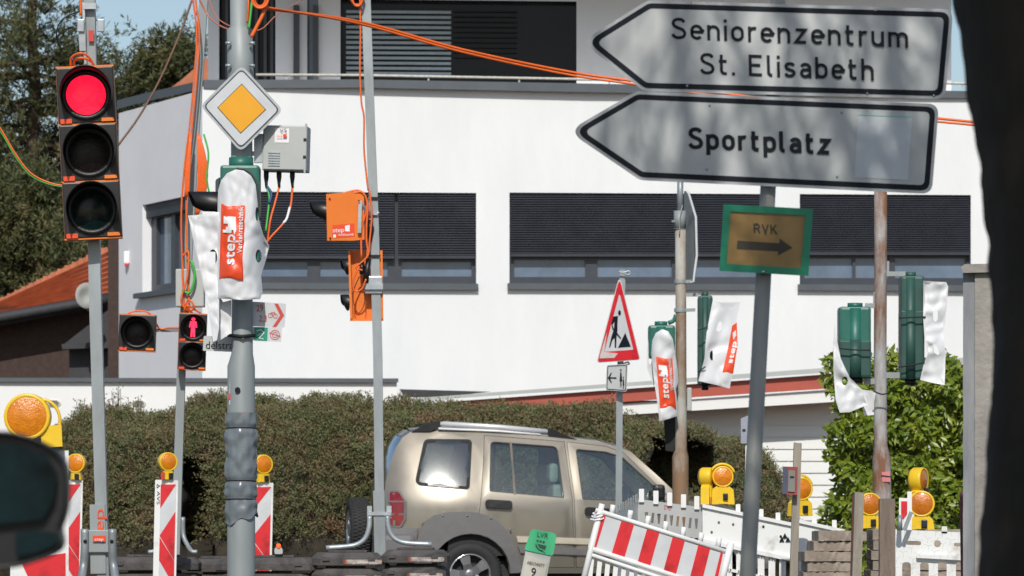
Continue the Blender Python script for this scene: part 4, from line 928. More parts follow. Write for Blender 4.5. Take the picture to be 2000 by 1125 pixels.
mb = MB(); strokes(mb, [[(501, 646), (510, 644), (516, 650), (506, 660), (515, 662)], [(503, 656), (512, 650)]], 1.2, fb, -.006); mb.build('white_emblem', whitep, b2)
mb = MB(); strokes(mb, [circ(537, 654, 9, n=18) + [(546, 654)], circ(537, 654, 5, n=14) + [(542, 654)], [(526, 650), (548, 657)]], 1.1, fb); mb.build('red_emblem', reds, b2)
mb = MB(); mb.panel(roundpoly([(398, 656), (470, 658), (470, 688), (396, 685)], 2), [], lambda u, v, d: P(u, v, D2 + .06 + d), .01); ssn = mb.build('street_name_plate', signg, t2)
mb = MB(); text(mb, 'delstra', (402, 681), (54, 1), (0, -15), lambda u, v, d: P(u, v, D2 + .06 + d)); mb.build('lettering', inkb, ssn)
mb = MB(); mb.tube([P(445, 655, D2 - .05), P(473, 657, D2 - .11), P(498, 655, D2 - .05)], .012, 8); mb.build('strap', blackm, t2)
mb = MB()
for pts, m_ in (([(449, 738), (457, 752), (462, 762), (458, 775), (452, 772), (456, 788), (448, 790)], 0),): mb.panel(pts, [], lambda u, v, d: P(u, v, D2 - .088 + abs(u - 471) * .0012 + d), .002)
mb.build('torn_sticker', whitep, t2)
mb = MB(); mb.panel(circ(464, 762, 5.5, 6, 14), [], pxmap(D2 - .108), .002); mb.build('round_sticker', inkb, t2)
mb = MB(); mb.panel([(446, 768), (450, 768), (450, 779), (446, 779)], [], pxmap(D2 - .07), .002); mb.panel([(458, 807), (476, 807), (476, 813), (458, 813)], [], pxmap(D2 - .108), .002); mb.build('red_sticker', reds, t2)
# plastic wrap around the mast
mb = MB(); vs = []; rows = 60; cols = 48
for j in range(rows + 1):
    t = j / rows; y = 806 + 214 * t
    for k in range(cols):
        a = 2 * PI * k / cols; base = rx(29.5)
        pin = 0
        for yy in (836, 940, 975): pin += math.exp(-((y - yy) / 5) ** 2)
        wr = noise.noise(Vector((math.cos(a) * 2.4 + t * 3, math.sin(a) * 2.4, t * 11))) * .013 + abs(noise.noise(Vector((math.cos(a) * 5, math.sin(a) * 5 + t * 4, t * 5)))) * .012
        r_ = base + (wr + .004) * (1 - min(1, pin)) - .002 * min(1, pin); yo = 0
        if j > rows - 14: yo = -20 * (math.cos(a) * .5 + .2) * (j - rows + 14) / 14 + (4 * math.sin(5 * a)) * (j - rows + 14) / 14
        q = P(471, y + yo, D2); vs.append(q + Vector((math.cos(a) * r_, math.sin(a) * r_, 0)))
mb.add(vs, [(j * cols + k, j * cols + (k + 1) % cols, (j + 1) * cols + (k + 1) % cols, (j + 1) * cols + k) for j in range(rows) for k in range(cols)], True)
wrp = mb.build('plastic_wrap', bagm, None, 'crinkled grey plastic sheet tied round the lower mast', 'wrap')
for yy in (837, 940, 976):
    mb = MB(); mb.tube([P(471, yy + math.sin(a) * 1.5, D2) + Vector((math.cos(a) * rx(29.5), math.sin(a) * rx(29.5), 0)) for a in [2 * PI * k / 24 for k in range(25)]], .0045, 5, cap=False); mb.build('tie', blackm, wrp)

# ---- vinyl covers
def logo(cover, quad, f_, lift=.009):
    """quad: px of bottom-left, bottom-right, top-left of red panel (text runs upwards)"""
    (bx, by), (rxx, ryy), (tx, ty) = quad; U = Vector((tx - bx, ty - by)); V = Vector((rxx - bx, ryy - by)); o = Vector((bx, by))
    pt = lambda u, v: tuple(o + U * u + V * v)
    g_ = lambda k: (lambda u, v, d: f_(u, v, -k))
    mb = MB(); mb.panel([pt(0, 0), pt(0, 1), pt(1, 1), pt(1, 0)], [], g_(lift), 0, 6, True, back=False); lo = mb.build('print_panel', redo, cover)
    mb = MB(); O = pt(.20, .52); text(mb, 'step', pt(.20, .58), tuple(U * .40), tuple(V * -.42), g_(lift * 1.7)); 
    # bolder second strike and emblem: white block with cut-out steps
    text(mb, 'step', pt(.207, .62), tuple(U * .395), tuple(V * -.42), g_(lift * 1.9))
    em = [(.62, .10), (.66, .10), (.66, .22), (.70, .22), (.70, .30), (.74, .30), (.74, .12), (.84, .12), (.84, .62), (.66, .66), (.60, .58), (.66, .54), (.66, .46), (.62, .46)]
    mb.panel([pt(u, v) for u, v in em], [], g_(lift * 1.7), 0, 5, True, back=False)
    text(mb, 'Verkehrstechnik', pt(.36, .90), tuple(U * .62), tuple(V * -.20), g_(lift * 1.7)); text(mb, 'Verkehrstechnik', pt(.363, .915), tuple(U * .618), tuple(V * -.20), g_(lift * 1.9)); mb.build('lettering', whitep, lo)
    return lo
def wr(seed, amp, fx=.03, fy=.02):
    rr = random.Random(seed * 13 + 1); CR = [(rr.uniform(0, PI), rr.uniform(0, 60), rr.uniform(55, 95), rr.uniform(.5, 1.0) * rr.choice((-1, 1))) for _ in range(6)]
    def cre(u, v):
        t = 0
        for an, ph, per, am in CR:
            d = abs(((u * math.cos(an) + v * math.sin(an) + ph + 10 * noise.noise(Vector((v * .01, u * .01, an)))) % per) - per / 2); t += am * max(0, 1 - d / 11) 
        return t * amp * .22
    return lambda u, v: cre(u, v) + noise.noise(Vector((u * fx * .6, v * fy * .6, seed))) * amp * .6 + (.5 - abs(noise.noise(Vector((u * fx + v * .012, v * fy * .8 - u * .02, seed + 5))))) ** 2 * amp * .9
def cover(name_label, pieces, group='white vinyl covers over switched-off signals'):
    root = None
    x, y, D = pieces[0][0][0][0], pieces[0][0][0][1], 0
    return root
# central big cover
w1 = wr(1, .05)
def Dc(u, v, ): return D2 - .33 + .14 * (min(1.2, abs(u - 466) / 46)) ** 3 + w1(u, v)
fc = lambda u, v, d: P(u, v, Dc(u, v) + d)
cv = thing('signal_cover', 'big white cover with red print, below the yellow diamond sign', 'cover', P(468, 585, D2 - .2), group='white vinyl covers over switched-off signals')
arcp = [(425, 400), (426, 372), (432, 352), (444, 338), (460, 331), (476, 333), (490, 343), (499, 360), (503, 395), (506, 430), (514, 458), (526, 480), (520, 505), (510, 538), (513, 570), (508, 584), (470, 586), (426, 583), (423, 560), (425, 480)]
slots = [circ(502, 418, 3.2, 14, 12), circ(505, 500, 6, 13, 12)]
mb = MB(); mb.panel(arcp, slots, fc, .006, 4.5, True); mb.build('front_sheet', vinyl, cv)
logo(cv, ((428, 545), (475, 548), (432, 398)), fc)
w2 = wr(4, .07)
fcl = lambda u, v, d: P(u, v, D2 - .22 - (u - 400) * .0006 + w2(u, v) + d)
mb = MB(); mb.panel([(367, 421), (395, 419), (428, 414), (430, 500), (428, 583), (428, 640), (424, 664), (416, 668), (412, 640), (400, 570), (385, 500)], [circ(416, 502, 8.5, 15, 16)], fcl, .005, 5, True); mb.build('side_flap', vinyl, cv)
mb = MB(); mb.panel([(426, 575), (436, 590), (452, 586), (452, 650), (425, 668)], [], lambda u, v, d: P(u, v, D2 - .16 + w2(u, v) + d), .005, 7, True); mb.build('lower_flap', vinyl, cv)
mb = MB(); ed = [P(x, y, D2 - .22) for x, y in ((462, 329), (478, 331), (492, 341), (501, 358), (505, 395), (508, 430))]; mb.tube(catm(ed, 4), .008, 6); mb.build('seam', ink2, cv)
# cables on the mast
cable([P(505, 15, D2 - .05), P(700, 42, D2 + 1), P(900, 96, D2 + 1.5), P(1100, 138, D2 + 2), P(1250, 160, D2 + 2), P(1550, 200, D2 + 2), P(1900, 238, D2 + 2), P(2100, 252, D2 + 2)], .0105, cablem, 'long orange cable span crossing the facade, upper strand')
cable([P(505, 12, D2 - .1), P(700, 46, D2 + .9), P(900, 101, D2 + 1.4), P(1100, 144, D2 + 1.9), P(1250, 166, D2 + 1.9), P(1550, 208, D2 + 1.9), P(1900, 244, D2 + 1.9), P(2100, 258, D2 + 1.9)], .009, cablem, 'long orange cable span crossing the facade, lower strand')
mb = MB()
for k in range(5):
    mb.tube(catm([P(508 + (14 + k * 1.5) * math.cos(a) * .8, -4 + (16 + k) * math.sin(a), D2 - .12 - .01 * k) for a in [2 * PI * j / 10 + k for j in range(11)]], 3), .009, 5)
mb.build('cable_coil', cablem, None, 'coil of orange cable hung at the top of the thick mast', 'cable')
cable([P(524, -10, D2 - .1), P(516, 22, D2 - .12), P(500, 55, D2 - .12), P(491, 72, D2 - .12)], .014, cablem, 'orange cable end hanging right of the thick mast top')
cable([P(496, -20, D2 - .05), P(490, 20, D2 - .08), P(486, 56, D2 - .1)], .010, cableg, 'green cable at the top of the thick mast')
cable([P(485, -20, D2 - .1), P(485, 12, D2 - .12), P(483, 45, D2 - .1)], .008, cablem, 'short orange cable left of the green one on the mast')
cable([P(571, 366, D2 + .1), P(568, 400, D2 + .08), P(558, 430, D2 + .03), P(530, 462, D2), P(518, 478, D2)], .008, cablem, 'orange cable curving down from the right gland of the cabinet')
mb = MB(); mb.tube(catm([P(566, 405, D2 + .07), P(560, 427, D2 + .03), P(553, 436, D2 + .02)], 4), .0095, 6); mb.build('cable_marker', whitep, None, 'white sleeve on the orange cable below the cabinet', 'cable sleeve')
cable([P(545, 366, D2 + .1), P(536, 400, D2 + .05), P(528, 430, D2), P(522, 475, D2)], .0075, cablem, 'orange cable under the middle gland of the cabinet')
cable([P(521, 366, D2 + .1), P(526, 385, D2 + .08), P(524, 410, D2 + .06), P(519, 452, D2)], .008, cableg, 'green cable dropping from the left gland of the cabinet')
cable([P(520, 362, D2 + .1), P(530, 378, D2 + .08), P(526, 398, D2 + .06)], .009, cableb, 'short blue cable under the left gland of the cabinet')
cable([P(400, -20, D2 + 2), P(430, 40, D2 + 1), P(500, 60, D2 + .5), P(540, 30, D2 + 1), P(590, 0, D2 + 2)], .004, cabler, 'thin pinkish cable looping behind the mast top')

# --- T4: middle square post with two orange heads seen from behind
D4 = 33.0
pb4 = P(744, 976, D4); pb4.z = 0
t4 = thing('traffic_light', 'temporary signal post with two orange signal heads facing left, beside the parked car', 'traffic light', pb4)
mb = pole([P(713, -60, D4), P(722, 200, D4), P(731, 440, D4), P(738, 700, D4), P(741, 960, D4), Vector((pb4.x, D4, 0))], .077, .075); mb.build('post', galv, t4)
mb = MB(); mb.bar(P(740, 958, D4), P(743, 1090, D4), .096, .09); mb.build('post_socket', galv, t4)
mb = MB(); mb.bar(P(720, 1003, D4 - .03), P(764, 1003, D4 - .03), .06, .03)
for x in (722, 760): mb.bar(P(x, 988, D4 - .02), P(x, 1012, D4 - .02), .04, .04)
mb.build('clamp', tubem, t4)
for sg, pts in ((-1, [(722, 1008), (721, 1030), (714, 1050), (700, 1062), (680, 1067), (637, 1070)]), (1, [(757, 1008), (758, 1026), (764, 1044), (778, 1056), (800, 1061), (843, 1063)])):
    mb = MB(); mb.tube(catm([P(x, y, D4 - .06) for x, y in pts], 5), .021, 10); mb.build('brace_tube', tubem, t4)
fo = lambda D: (lambda u, v, d: P(u, v, D + d))
mb = MB(); mb.panel([(637, 379), (668, 376), (711, 374), (712, 468), (690, 470), (639, 470)], [], lambda u, v, d: P(u, v, D4 - .16 + (u - 640) * .001 + d), .22); hb4 = mb.build('signal_head', orangep, t4, 'upper orange signal box with red sticker')
rebuild_normals(hb4)
mb = MB(); Mv = FR(638, 415, D4 - .06, -82, 0); visor(mb, Mv, .09, .145, -60, 240); mb.disc(.088, Mv, -.002, 20, .02); mb.build('visor', blackp, hb4)
mb = MB(); ft = lambda u, v, d: P(u, v, D4 - .163 + (u - 640) * .001 + d); mb.panel([(649, 440), (692, 436), (693, 462), (649, 465)], [], ft, .001); s4 = mb.build('sticker', redo, hb4)
mb = MB(); text(mb, 'step', (650, 454), (22, -1), (0, -9), ft, -.003); text(mb, 'Verkehrstechnik', (660, 461), (31, -1), (0, -5), ft, -.003); mb.panel([(674, 441), (683, 439), (683, 452), (674, 452)], [], lambda u, v, d: ft(u, v, -.003 + d), .001); mb.panel([(651, 458), (656, 458), (656, 464), (651, 464)], [], lambda u, v, d: ft(u, v, -.003 + d), .001); mb.build('lettering', whitep, s4)
mb = MB(); mb.bar(P(704, 392, D4 - .13), P(702, 455, D4 - .13), .03, .03); mb.bar(P(704, 400, D4 - .1), P(728, 420, D4 - .05), .03, .03); mb.build('bracket', tubem, hb4)
mb = MB()
for x, y in ((644, 388), (645, 465), (701, 392)): mb.lathe([(.008, 0), (.008, -.004), (.001, -.006)], FR(x, y, D4 - .165), 8)
mb.build('bolt', blackm, hb4)
# lower head: open back tray
Dk = lambda u: D4 + .10 - (u - 714) * .0004
fk = lambda u, v, d: P(u, v, Dk(u) + d)
trayo = [(680, 489), (746, 489), (749, 626), (684, 627)]
mb = MB(); mb.panel(trayo, [], fk, .04); hk = mb.build('signal_head', orangep, t4, 'lower tall orange signal head seen from behind'); rebuild_normals(hk)
mb = MB(); mb.panel([(680, 489), (684, 492), (689, 624), (684, 627)], [], lambda u, v, d: fk(u, v, d - .10), .12); mb.panel([(742, 489), (747, 489), (749, 626), (744, 626)], [], lambda u, v, d: fk(u, v, d - .10), .12); mb.panel([(684, 622), (749, 622), (749, 627), (684, 627)], [], lambda u, v, d: fk(u, v, d - .10), .10); mb.build('rim', orangep, hk)
for y in (522, 592):
    mb = MB(); visor(mb, FR(681, y, D4 + .1, -80, 0), .07, .07, -60, 240); mb.disc(.07, FR(681, y, D4 + .1, -80, 0), -.01, 16, .03); mb.build('visor', blackp, hk)
mb = MB(); mb.box(P(730, 557, D4 - .0), (.15, .11, .15), None, .01); mb.bar(P(713, 560, D4 - .03), P(748, 560, D4 - .03), .10, .05); mb.build('clamp', tubem, t4)
mb = MB(); mb.bar(P(716, 418, D4 - .05), P(738, 418, D4 - .05), .03, .02); mb.lathe([(.014, 0), (.014, -.02), (.001, -.02)], FR(738, 416, D4 - .04), 8)
for x in (731, 744): mb.lathe([(.011, 0), (.011, -.02), (.001, -.022)], FR(x, 557, D4 - .055), 8)
mb.build('bolt', tubem, t4)
mb = MB(); mb.tube([P(722, 430, D4 - .05), P(724, 445, D4 - .06), P(722, 472, D4 - .05)], [.015, .03, .018], 10); mb.tube([P(706, 512, D4 - .02), P(708, 535, D4 - .04)], .025, 8); mb.tube([P(720, 505, D4 - .05), P(714, 553, D4 - .05)], [.022, .028], 8); mb.build('cable_connector', blackp, t4)
for i, (pts, r_, l) in enumerate([
  ([(703, -10), (704, 60), (703, 140), (706, 200), (711, 230), (711, 290), (716, 345), (719, 372)], .008, 'orange cable hanging down the left of the middle post'),
  ([(675, 376), (700, 372), (714, 384), (716, 410), (706, 450), (706, 505)], .009, 'orange cable looping over the upper orange signal box'),
  ([(690, 377), (708, 376), (718, 398), (716, 440), (716, 470), (720, 498)], .009, 'orange cable running close to the middle post behind the box'),
  ([(722, 372), (726, 420), (722, 470), (718, 500), (696, 522), (708, 528)], .008, 'orange cable ending in a black plug on the middle post'),
  ([(715, 545), (706, 565), (692, 568), (690, 548), (702, 520)], .007, 'thin orange loop inside the lower orange head')]):
    cable([P(x, y, D4 - .09 - .006 * i) for x, y in pts], r_, cablem, l)
cable([P(x, y, D4 - .03) for x, y in ((702, 540), (690, 570), (693, 600), (702, 611), (712, 590), (710, 560))], .004, pbr('dark_red_wire', (.18, .04, .02), .6), 'dark wire loop inside the lower orange head')
mb = MB()
for k in range(4):
    mb.tube(catm([P(698 + (13 - k) * math.cos(a), -4 + (13 + k) * math.sin(a), D4 - .1 - .01 * k) for a in [2 * PI * j / 10 + k for j in range(11)]], 3), .009, 5)
mb.build('cable_coil', cablem, None, 'coil of orange cable at the very top of the middle post', 'cable')
for y in (387, 500): mb = MB(); mb.bar(P(721, y, D4 - .05), P(743, y, D4 - .05), .012, .02); mb.build('cable_tie', blackm, t4)

# --- rubber base plates
def plate(px, py, D, yaw, w_, d_, label, paint=True):
    q = P(px, py, D); root = thing('base_plate', label, 'base plate', q, R(yaw), 'stacked rubber base plates'); M = WM[root.name]
    h_ = .105; mb = MB(); x, y = w_ / 2, d_ / 2; c = .05
    lay = [(x, y, 0), (x, y, .055), (x - c, y - c, h_), ]
    vs = []; 
    for a, b, z in lay:
        e = .06
        vs += [(-a + e, -b, z), (a - e, -b, z), (a, -b + e, z), (a, b - e, z), (a - e, b, z), (-a + e, b, z), (-a, b - e, z), (-a, -b + e, z)]
    fs = [(7, 6, 5, 4, 3, 2, 1, 0), tuple(range(16, 24))]
    for L_ in range(2):
        for k in range(8): a = L_ * 8 + k; b = L_ * 8 + (k + 1) % 8; fs.append((a, b, b + 8, a + 8))
    mb.add(vs, fs, False, M)
    for k in (-1, 1): mb.box((k * w_ * .32, -y + .01, h_ * .5), (.06, .05, .03), M)
    mb.box((0, 0, h_ + .01), (w_ * .55, d_ * .35, .02), M, .006); mb.build('slab', rubber, root)
    if paint:
        mb = MB(); mb.prism([(-x * .3, .062), (x * .93, .062), (x * .82, .105), (-x * .3, .105)], -y + .028, -y + .035, M @ Matrix.Rotation(R(0), 4, 'X')); 
        mb = MB(); mb.prism([(-x * .15, .008), (x * .93, .008), (x * .93, .046), (-x * .15, .046)], -y - .004, -y + .002, M); mb.build('orange_paint', pbr('worn_orange_paint', (.40, .09, .035), .8, 0, .35, 11, col2=(.42, .39, .35), thr=(.44, .56)), root)
        mb = MB(); text(mb, 'step', (x * .25, .018), (x * .3, 0), (0, .018), lambda u, v, d: M @ Vector((u, -y - .006 + d, v))); mb.build('lettering', whitep, root)
    return root
names = ['top', 'second', 'third', 'fourth', 'fifth']
pitch = .135
for px, py, D, yaw, w_, d_, l, pt in ((678, 1103, D4, 6, .60, .42, 'pile left of the middle post', True), (812, 1098, D4, -4, .56, .42, 'pile right of the middle post', True), (520, 1113, D3, 2, .86, .42, 'pile right of the thick mast', False), (300, 1112, D3, -3, .80, .42, 'pile at the foot of the leaning post', False), (425, 1115, D3 + .25, 0, .5, .40, 'pile just behind the thick mast', False)):
    z0 = P(px, py, D).z; n = int(z0 / pitch)
    src = None
    for k in range(6):
        z = z0 - k * pitch
        if z < 0.0: break
        nm_ = ['top', 'second', 'third', 'fourth', 'fifth', 'lowest'][k]
        q = P(px, py, D)
        if src is None: src = plate(px, py, D, yaw, w_, d_, f'rubber base plate, {nm_} of {l}', pt)
        else:
            r_ = src.copy(); C.objects.link(r_); r_.location = (q.x + random.uniform(-.03, .03), q.y + random.uniform(-.02, .02), z); r_.rotation_euler = (0, 0, R(yaw + random.uniform(-3, 3)))
            r_['label'] = f'rubber base plate, {nm_} of {l}'
            for ch in [c for c in C.objects if c.parent == src]:
                c_ = ch.copy(); C.objects.link(c_); c_.parent = r_
mb = MB(); mb.panel(roundpoly([(536, 1072), (546, 1062), (552, 1074), (552, 1082), (536, 1082)], 3), [], pxmap(D3 - .1), .08); lb_ = mb.build('small_light', boxg, None, 'tiny grey light with glowing orange tip on the base plate beside the thick mast', 'light')
mb = MB(); mb.disc(.02, FR(544, 1066, D3 - .11), 0, 12, .02); mb.build('lens', orlit, lb_)

# ------------------------------------------------------------------ warning lamps
def wlamp(px, py, D, r_, yaw, label, mt=amber, handle=False, basey=None, base_w=1.0, sticker=False, body=True, ringonly=False, roll=0):
    """px,py lens centre; r_ lens radius in px; basey: lower end of the body"""
    s_ = D / F; rr = r_ * s_; z1 = -((basey or (py + r_ * 2.3)) - py) * s_
    q = P(px, py, D); root = thing('warning_lamp', label, 'warning lamp', (q.x, q.y, q.z + z1), 0, 'amber roadworks warning lamps'); M = FR(px, py, D, yaw, roll)
    mb = MB(); mb.lathe([(rr * 1.02, -.03), (rr * 1.17, -.035), (rr * 1.2, -.02), (rr * 1.2, .03), (rr * 1.02, .045), (.001, .05)], M, 32)
    if body:
        a, b = rr * .55, rr * 1.15 * base_w
        mb.prism([(-a, -rr * .95), (a, -rr * .95), (b * .9, -rr * 1.45), (b, z1), (-b, z1), (-b * .9, -rr * 1.45)], -.025, .03, M)
        mb.prism([(-a * .8, -rr * 1.1), (a * .8, -rr * 1.1), (a * .9, z1 * .98), (-a * .9, z1 * .98)], -.032, -.02, M)
    if handle: mb.tube(catm([M @ Vector((math.cos(a) * rr * 1.42, 0, math.sin(a) * rr * 1.42)) for a in [R(20 + 140 * k / 8) for k in range(9)]], 2), .008, 6)
    mb.build('housing', lampy, root)
    mb = MB(); mb.disc(rr * 1.03, M, -.028, 32, .014); mb.build('lens', mt, root)
    mb = MB(); mb.disc(rr * 1.03, M @ Matrix.Rotation(PI, 4, 'Z'), -.048, 24, .012); mb.build('lens', mt, root)
    if body:
        mb = MB(); mb.box((rr * .25, -.04, z1 + (-rr * 1.2 - z1) * .45), (rr * .55, .02, rr * .75), M, .006); mb.build('switch_box', blackp, root)
    if sticker: mb = MB(); mb.box((-rr * .8, -.034, z1 + rr * .5), (rr * .5, .004, rr * .9), M); mb.build('sticker', reds, root)
    return root
def beacon(x0, x1, xe, ytop, D, label, edge='left', letters=False):
    """striped board x0..x1; xe = width of the visible white edge (px)"""
    root = thing('traffic_beacon', label, 'beacon', (P((x0 + x1) / 2, 0, D).x, D, 0), 0, 'red and white roadworks beacons'); zt = P(0, ytop, D).z; yb = YH + (H - .12) * F / D
    tilt = lambda v: -(v - ytop) * .022
    f_ = lambda u, v, d: P(u + tilt(v), v, D + d)
    mb = MB(); mb.panel(roundpoly([(x0, ytop), (x1, ytop + 1), (x1, yb), (x0, yb)], 2), [], f_, .05); b_ = mb.build('board', whiteplastic, root); rebuild_normals(b_)
    mb = MB(); a, b = x0 + xe + 2, x1 - 4; f2 = lambda u, v, d: f_(u, v, d - .004)
    mb.panel([(a, ytop + 9), (b, ytop + 9), (b, yb - 5), (a, yb - 5)], [], f2, .003); mb.build('reflective_sheet', signw, b_)
    mb = MB(); f3 = lambda u, v, d: f_(u, v, d - .007); W_ = b - a
    y = ytop + 9; mb.panel([(a, y), (b, y), (a, y + 47)], [], f3, .002)
    for k in range(3):
        yy = ytop + 62 + k * 95
        if k == 0: mb.panel([(b, yy), (b, yy + 47), (b, yy + 96), (a, yy + 47)], [], f3, .002)
        else:
            mb.panel([(a, yy - 45), (b, yy + 2), (b, yy + 50), (a, yy + 0)], [], f3, .002)
    mb.build('red_stripes', redp, b_)
    if letters:
        mb = MB(); text(mb, 'AVS', (x0 + 4, ytop + 22), (0, 26), (6, 0), f_, -.003); strokes(mb, [[(x0 + 4, ytop + 16), (x0 + 9, ytop + 12), (x0 + 4, ytop + 9), (x0 + 4, ytop + 16)]], 1.2, f_); mb.build('lettering', inkb, b_)
    mb = MB(); mb.box((P((x0 + x1) / 2, 0, D).x - .02, D + .1, .06), (.5, .7, .12), None, .03); mb.build('foot', rubber, root); return root
DBc = 33.0
beacon(124, 162, 0, 937, DBc + .0, 'red and white striped beacon partly hidden by the car mirror at far left')
beacon(303, 348, 9, 937, DBc - 1, 'red and white striped beacon with side lettering, between the left post and the mast', letters=True)
beacon(490, 534, 2, 942, DBc + .4, 'red and white striped beacon half hidden behind the wrapped mast')
wlamp(149, 905, DBc, 16, -12, 'small amber lamp on the beacon at far left, next to the car mirror', basey=937, base_w=.6)
wlamp(327, 902, DBc - 1, 15.5, 24, 'small amber lamp with red sticker on the lettered beacon', basey=937, base_w=.6, sticker=True)
wlamp(513, 907, DBc + .4, 16, 30, 'small amber lamp on the beacon behind the wrapped mast', basey=942, base_w=.7)
# big lamp on barrier
DBL = 17.0
bl = wlamp(54, 814, DBL, 38, 0, 'biggest amber warning lamp with carrying handle, above the car mirror', basey=862, base_w=.0001, body=False)
mb = MB(); mb.panel([(78, 832), (120, 830), (122, 872), (82, 874)], [], pxmap(DBL - .02), .06); mb.build('battery_case', lampy, bl)
mb = MB(); mb.panel([(40, 855), (82, 855), (122, 872), (122, 878), (60, 880)], [], pxmap(DBL + .0), .04); mb.build('mount', blackp, bl)
mb = MB(); mb.tube(catm([P(x, y, DBL) for x, y in ((74, 782), (92, 782), (108, 794), (116, 812), (117, 832))], 5), .007, 8); mb.build('handle', lampy, bl)
bar0 = thing('barrier_board', 'red and white barrier board below the car mirror at bottom left', 'barrier', (P(70, 0, DBL).x, DBL + .05, 0))
fz = lambda u, v, d: P(u, v, DBL + .05 + d)
mb = MB(); mb.panel([(20, 880), (134, 880), (134, 1600), (20, 1600)], [[(34, 890), (118, 890), (118, 1040), (34, 1040)]], fz, .04); b0 = mb.build('board', whiteplastic, bar0)
mb = MB(); mb.panel([(40, 1095), (128, 1080), (128, 1180), (80, 1180)], [], lambda u, v, d: fz(u, v, d - .004), .003); mb.build('red_stripes', redp, b0)

# lamps and barriers in the right half
DW = 25.0
wlamp(1411, 931, DW, 17.5, 4, 'round amber lamp with handle, facing the camera on the white barrier', handle=True, basey=985, base_w=1.15)
wlamp(1381, 931, DW, 15, 76, 'amber lamp seen edge-on, left of the round one on the white barrier', basey=985, base_w=1.1, sticker=True)
wlamp(1563, 955, DW - .2, 19, 24, 'amber lamp half behind the wooden stake with the small box', handle=True, basey=1008, base_w=1.1, sticker=True)
wlamp(1698, 985, DW, 19, 10, 'amber lamp almost hidden behind the rusty right pole', amberd, basey=1032)
wlamp(1795, 937, DW - 2.5, 20, 62, 'upper amber lamp turned sideways, above the slotted white barrier', amberd, basey=960)
wlamp(1800, 984, DW - 3, 21.5, -6, 'lower amber lamp facing the camera, above the slotted white barrier', amberd, basey=1034, base_w=1.0)
# grey toothed fence panel
def tooth(mb, x, y, w_, h_, D, t=.05): mb.panel(roundpoly([(x, y), (x + w_, y), (x + w_, y + h_), (x, y + h_)], 1.5), [], pxmap(D), t)
gf = thing('barrier_fence', 'grey toothed plastic fence panel just behind the red and white board', 'barrier', (P(1310, 0, DW).x, DW, 0))
yt = lambda x: 975 + (x - 1250) * .13
hol = []
for row, (oy, hh) in enumerate(((24, 20), (62, 22))):
    for k in range(9):
        x = 1259 + k * 12.2; y = yt(x) + oy; hol.append([(x + (2 if k % 2 else 0), y), (x + 7 - (0 if k % 2 else 0), y), (x + 5, y + hh), (x + (0 if k % 2 else 2), y + hh)] )
mb = MB(); mb.panel([(1246, yt(1246)), (1372, yt(1372)), (1368, 1130), (1242, 1130)], hol, pxmap(DW), .05); gp = mb.build('panel', greyplastic, gf); rebuild_normals(gp)
for x in (1248, 1276, 1303, 1330, 1356): mb = MB(); tooth(mb, x, yt(x) - 20, 10, 26, DW - .02, .06); mb.build('tooth', whiteplastic, gf)
mb = MB(); text(mb, 'STVO', (1297, yt(1297) + 14), (13, 2), (0, -9), pxmap(DW)); mb.build('stamp', reds, gf)
mb = MB(); mb.panel([(1242, 1130), (1368, 1130), (1368, 1340), (1242, 1340)], [], pxmap(DW), .05); mb.build('lower_panel', greyplastic, gf)
# white receding fence panel
wf = thing('barrier_fence', 'white toothed fence panel seen end-on, left of the grey one', 'barrier', (P(1225, 0, DW - .6).x, DW - .6, 0))
Dr = lambda x: DW - .0 - (1246 - x) * .035
mb = MB(); mb.panel([(1205, 1000), (1247, 975), (1247, 1130), (1200, 1130)], [], lambda u, v, d: P(u, v, Dr(u) + d), .04, 14)
for k in range(9):
    x = 1206 + k * 4.9; mb.panel([(x, 987 - k * 2.9), (x + 3.2, 985 - k * 2.9), (x + 3.2, 1004 - k * 2.9), (x, 1006 - k * 2.9)], [], lambda u, v, d: P(u, v, Dr(u) - .03 + d), .05)
mb.panel([(1200, 1130), (1247, 1130), (1247, 1350), (1200, 1350)], [], lambda u, v, d: P(u, v, Dr(u) + d), .04); mb.build('panel', whiteplastic, wf)
